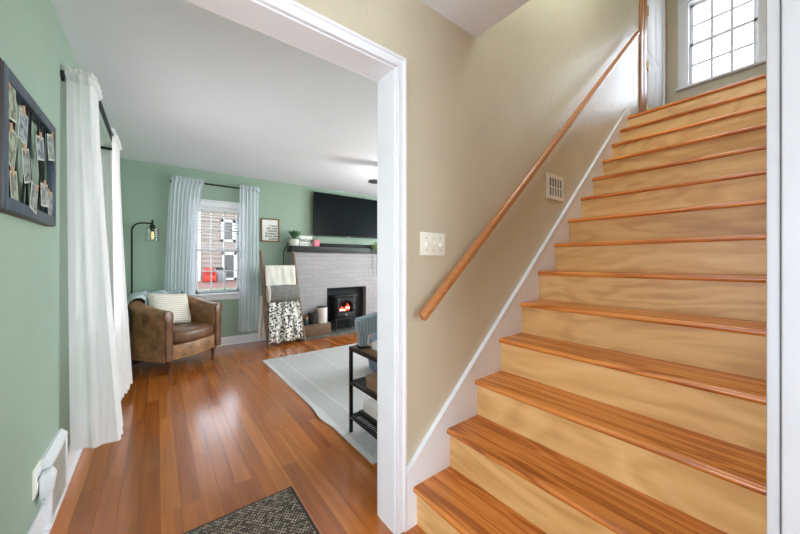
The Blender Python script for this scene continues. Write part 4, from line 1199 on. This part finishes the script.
# ================================================================== RUG, SHELF, SOFA, MAT
b = B()
RX0, RX1, RY0, RY1 = 1.012, 2.98, 1.57, 4.04
def rugf(u, v):
    x = RX0 + (RX1 - RX0) * u; y = RY0 + (RY1 - RY0) * v
    e = math.exp(-((y - 2.35) / 0.10) ** 2) * math.exp(-(u * 9) ** 2)
    return Vector((x - 0.03 * math.exp(-((y - 2.3) / 0.14) ** 2) * (1 - u) ** 8, y, 0.008 + 0.016 * e))
sheet(b, 60, 90, rugf); thicken(b, 0.007)
solo('rug', b, M['rug'], 'large pale grey flatweave rug on the living room floor', 'rug')

t = thing('doormat', 'brown speckled doormat at the living room doorway', 'doormat', (0.12, 1.385, 0))
b = B(); box(b, (-0.33, 1.085, 0), (0.569, 1.684, 0.006), 0.002); part(t, 'backing', b, M['matedge'], 'black rubber border')
b = B(); box(b, (-0.318, 1.097, 0.004), (0.557, 1.672, 0.011), 0.003); part(t, 'pile', b, M['mat'])

# black metal shelf unit
HX0, HX1, HY0, HY1, HT = 1.068, 1.385, 1.00, 1.965, 0.612
t = thing('shelf_unit', 'black metal shelf unit with wooden top just inside the doorway', 'shelf unit', ((HX0 + HX1) / 2, (HY0 + HY1) / 2 + 0.14, 0.008))
HY0 = 1.26
s_ = 0.022
for (x, y) in ((HX0, HY0), (HX1 - s_, HY0), (HX0, HY1 - s_), (HX1 - s_, HY1 - s_)):
    b = B(); box(b, (x, y, 0.010), (x + s_, y + s_, HT), 0.002); part(t, 'leg', b, M['black'])
def ring(bm, z0, z1):
    box(bm, (HX0, HY0, z0), (HX0 + s_, HY1, z1), 0.002); box(bm, (HX1 - s_, HY0, z0), (HX1, HY1, z1), 0.002)
    box(bm, (HX0, HY0, z0), (HX1, HY0 + s_, z1), 0.002); box(bm, (HX0, HY1 - s_, z0), (HX1, HY1, z1), 0.002)
b = B(); ring(b, HT - 0.026, HT); part(t, 'top_frame', b, M['black'])
b = B(); box(b, (HX0 + 0.016, HY0 + 0.016, HT - 0.018), (HX1 - 0.016, HY1 - 0.016, HT + 0.001), 0.002); part(t, 'table_top', b, M['shelfwood'], 'rustic wood top panel')
for z in (0.352, 0.112):
    b = B(); ring(b, z, z + 0.02)
    y = HY0 + 0.03
    while y < HY1 - 0.02:
        box(b, (HX0 + 0.01, y, z + 0.012), (HX1 - 0.01, y + 0.008, z + 0.018)); y += 0.022
    for x in (HX0 + 0.11, HX0 + 0.2): box(b, (x, HY0, z + 0.008), (x + 0.006, HY1, z + 0.013))
    part(t, 'wire_shelf', b, M['black'])
SHZ, SLZ = 0.372, 0.132
t = thing('storage_box', 'brown box on the middle wire shelf', 'box', (1.23, 1.65, SHZ))
b = B(); box(b, (1.10, 1.46, SHZ), (1.355, 1.785, SHZ + 0.062), 0.003); part(t, 'body', b, M['card'])
b = B(); box(b, (1.096, 1.456, SHZ + 0.05), (1.359, 1.789, SHZ + 0.085), 0.003); part(t, 'lid', b, M['card'])
solo('flat_case', box(B(), (1.12, 1.42, SLZ), (1.355, 1.925, SLZ + 0.028), 0.006), M['black'], 'flat black case on the lowest wire shelf under a white box', 'case')
t = thing('white_box', 'white box on the lowest wire shelf on top of a flat black case', 'box', (1.25, 1.68, SLZ + 0.028))
b = B(); box(b, (1.145, 1.45, SLZ + 0.028), (1.35, 1.90, SLZ + 0.10), 0.004); part(t, 'body', b, M['enamel'])
b = B(); box(b, (1.1425, 1.70, SLZ + 0.062), (1.1455, 1.72, SLZ + 0.075)); part(t, 'mark', b, M['ink'])
t = thing('book', 'white boxed book with cream top on the shelf unit top', 'book', (1.225, 1.705, HT))
HT1 = HT + 0.0015
b = B(); box(b, (1.15, 1.62, HT1), (1.30, 1.79, HT1 + 0.005), 0.001); box(b, (1.15, 1.62, HT1 + 0.055), (1.30, 1.79, HT1 + 0.06), 0.001); box(b, (1.15, 1.62, HT1), (1.155, 1.79, HT1 + 0.06), 0.001)
part(t, 'cover', b, M['enamel'])
b = B(); box(b, (1.1545, 1.624, HT1 + 0.005), (1.296, 1.786, HT1 + 0.055)); part(t, 'pages', b, M['cream'])
# blue grey fabric ornament on a dark foot
t = thing('fabric_ornament', 'blue grey fabric covered ornament on dark foot atop the shelf unit', 'ornament', (1.145, 1.85, HT1))
OB = Matrix.Translation((1.135, 1.885, HT1)) @ Matrix.Rotation(-0.25, 4, 'Z')
b = B()
tm = bmesh.new()
prism(tm, [(-0.045, 0.115), (0.02, 0.095), (0.14, 0.11), (0.19, 0.12), (0.19, 0.235), (0.10, 0.232), (0.03, 0.215), (-0.035, 0.20), (-0.05, 0.185)], 'Y', -0.055, 0.055, 0.010)
merge(b, tm, OB); part(t, 'body', b, M['fabric'])
for x in (0.0, 0.16):
    b = B(); box(b, (x - 0.032, -0.035, 0.012), (x + 0.026, 0.035, 0.118), 0.008, mat=OB); part(t, 'leg', b, M['fabric'])
    b = B(); box(b, (x - 0.040, -0.042, 0.0), (x + 0.045, 0.042, 0.014), 0.005, mat=OB); part(t, 'foot', b, M['black'], 'dark flat foot')

# pouf glimpsed beyond the shelf
t = thing('pouf', 'round blue grey pouf glimpsed behind the black shelf unit', 'pouf', (2.04, 2.86, 0.009))
b = B(); lathe(b, [(0, 0), (0.17, 0.0), (0.205, 0.04), (0.22, 0.14), (0.22, 0.26), (0.205, 0.36), (0.15, 0.40), (0, 0.41)], 32, (2.04, 2.86, 0.009)); part(t, 'cushion', b, M['sofa'])
b = B(); tube(b, [(2.04 + 0.219 * math.cos(2 * PI * i / 32), 2.86 + 0.219 * math.sin(2 * PI * i / 32), 0.21) for i in range(33)], 0.006, 6, caps=False); part(t, 'piping', b, M['sofa'])

# ------------------------------------------------------------------ ceiling fan
FC = Vector((2.74, 3.22, 2.25))
t = thing('ceiling_fan', 'dark ceiling fan mostly hidden behind the doorway casing', 'ceiling fan', (FC.x, FC.y, ZC))
b = B(); lathe(b, [(0, 0.23), (0.06, 0.23), (0.055, 0.18), (0.014, 0.17), (0.014, 0.07), (0, 0.07)], 22, FC); part(t, 'downrod', b, M['black'])
b = B(); lathe(b, [(0, 0.075), (0.06, 0.07), (0.11, 0.04), (0.115, -0.04), (0.07, -0.075), (0, -0.08)], 30, FC); part(t, 'motor', b, M['black'])
a0 = math.atan2(3.43 - FC.y, 2.14 - FC.x)
for k in range(5):
    b = B(); m = Matrix.Translation(FC) @ Matrix.Rotation(a0 + 2 * PI * k / 5, 4, 'Z') @ Matrix.Rotation(0.12, 4, 'X')
    tm = bmesh.new(); prism(tm, [(0.09, -0.03), (0.25, -0.055), (0.58, -0.065), (0.625, -0.04), (0.632, 0.0), (0.625, 0.04), (0.58, 0.065), (0.25, 0.055), (0.09, 0.03)], 'Z', -0.004, 0.004)
    merge(b, tm, m); part(t, 'blade', b, M['dark'])
b = B(); lathe(b, [(0.07, -0.08), (0.10, -0.10), (0.10, -0.13), (0.06, -0.165), (0, -0.175)], 24, FC); part(t, 'lamp_globe', b, M['opal'])

# ================================================================== OUTSIDE
b = B()
V_ = [b.verts.new(p) for p in ((-8, 5.35, -0.3), (14, 5.35, -0.3), (14, 10.7, 0.42), (-8, 10.7, 0.42))]
b.faces.new(V_)
solo('lawn', b, M['grass'], 'green lawn seen through the far window', 'lawn', kind='structure')
b = B(); V_ = [b.verts.new(p) for p in ((-8, 10.7, 0.42), (14, 10.7, 0.42), (14, 13.5, 0.5), (-8, 13.5, 0.5), (14, 40, 0.5), (-8, 40, 0.5))]
b.faces.new(V_[:4]); b.faces.new((V_[3], V_[2], V_[4], V_[5]))
solo('mulch_bed', b, M['mulch'], 'reddish bare ground along the neighbouring house', 'ground', kind='structure')
t = thing('neighbour_house', 'beige sided house seen through the far window', 'house', (4.5, 13.6, 0.36))
b = B(); box(b, (1.06, 13.55, 0.30), (9.0, 17.5, 3.75))
z = 0.5
while z < 3.6:
    prism(b, [(13.55, z), (13.50, z), (13.53, z + 0.17), (13.55, z + 0.17)], 'X', 1.22, 9.0); z += 0.17
part(t, 'siding', b, M['siding'])
b = B(); box(b, (1.02, 13.46, 0.36), (1.24, 13.6, 3.75)); part(t, 'corner_board', b, M['white'])
b = B(); prism(b, [(13.3, 3.75), (13.3, 3.87), (15.5, 4.3), (17.7, 3.87), (17.7, 3.75)], 'X', 0.9, 9.2); part(t, 'roof', b, M['slate'])
for nm, (xa, xb, za, zb) in (('window', (1.90, 2.38, 1.98, 2.82)), ('door', (1.93, 2.43, 0.52, 1.58))):
    b = B(); w = 0.10
    box(b, (xa, 13.46, za), (xa + w, 13.55, zb)); box(b, (xb - w, 13.46, za), (xb, 13.55, zb)); box(b, (xa, 13.46, zb - w), (xb, 13.55, zb)); box(b, (xa, 13.46, za), (xb, 13.55, za + w * 0.8))
    f = part(t, nm, b, M['white'])
    b = B(); box(b, (xa + w, 13.49, za + w * 0.8), (xb - w, 13.53, zb - w)); part(f, 'pane', b, M['darkpane'])
t = thing('garden_chair', 'red slatted garden chair outside the far window', 'chair', (1.47, 13.1, 0.48))
for i in range(4):
    b = B(); x = 1.315 + i * 0.082; box(b, (x, 13.2, 0.72), (x + 0.066, 13.225, 1.03 - 0.03 * abs(i - 1.5)), 0.01); part(t, 'back_slat', b, M['red'])
b = B(); box(b, (1.31, 12.85, 0.68), (1.635, 13.22, 0.72), 0.01); part(t, 'seat', b, M['red'])
for x in (1.275, 1.62):
    b = B(); box(b, (x, 12.82, 0.80), (x + 0.055, 13.25, 0.825), 0.008); part(t, 'arm', b, M['red'])
    for y in (12.86, 13.18):
        b = B(); box(b, (x + 0.005, y, 0.478), (x + 0.045, y + 0.045, 0.80), 0.005); part(t, 'leg', b, M['red'])
b = B(); box(b, (1.31, 12.84, 0.52), (1.635, 12.855, 0.68), 0.005); part(t, 'front_apron', b, M['red'])
t = thing('utility_unit', 'grey boxy outdoor unit with dark lid beside the red chair', 'outdoor unit', (1.83, 13.1, 0.48))
b = B(); box(b, (1.70, 12.9, 0.48), (1.98, 13.25, 0.93), 0.015); part(t, 'cabinet', b, M['unit'])
b = B(); box(b, (1.69, 12.89, 0.93), (1.99, 13.26, 1.0), 0.015); part(t, 'lid', b, M['iron'])
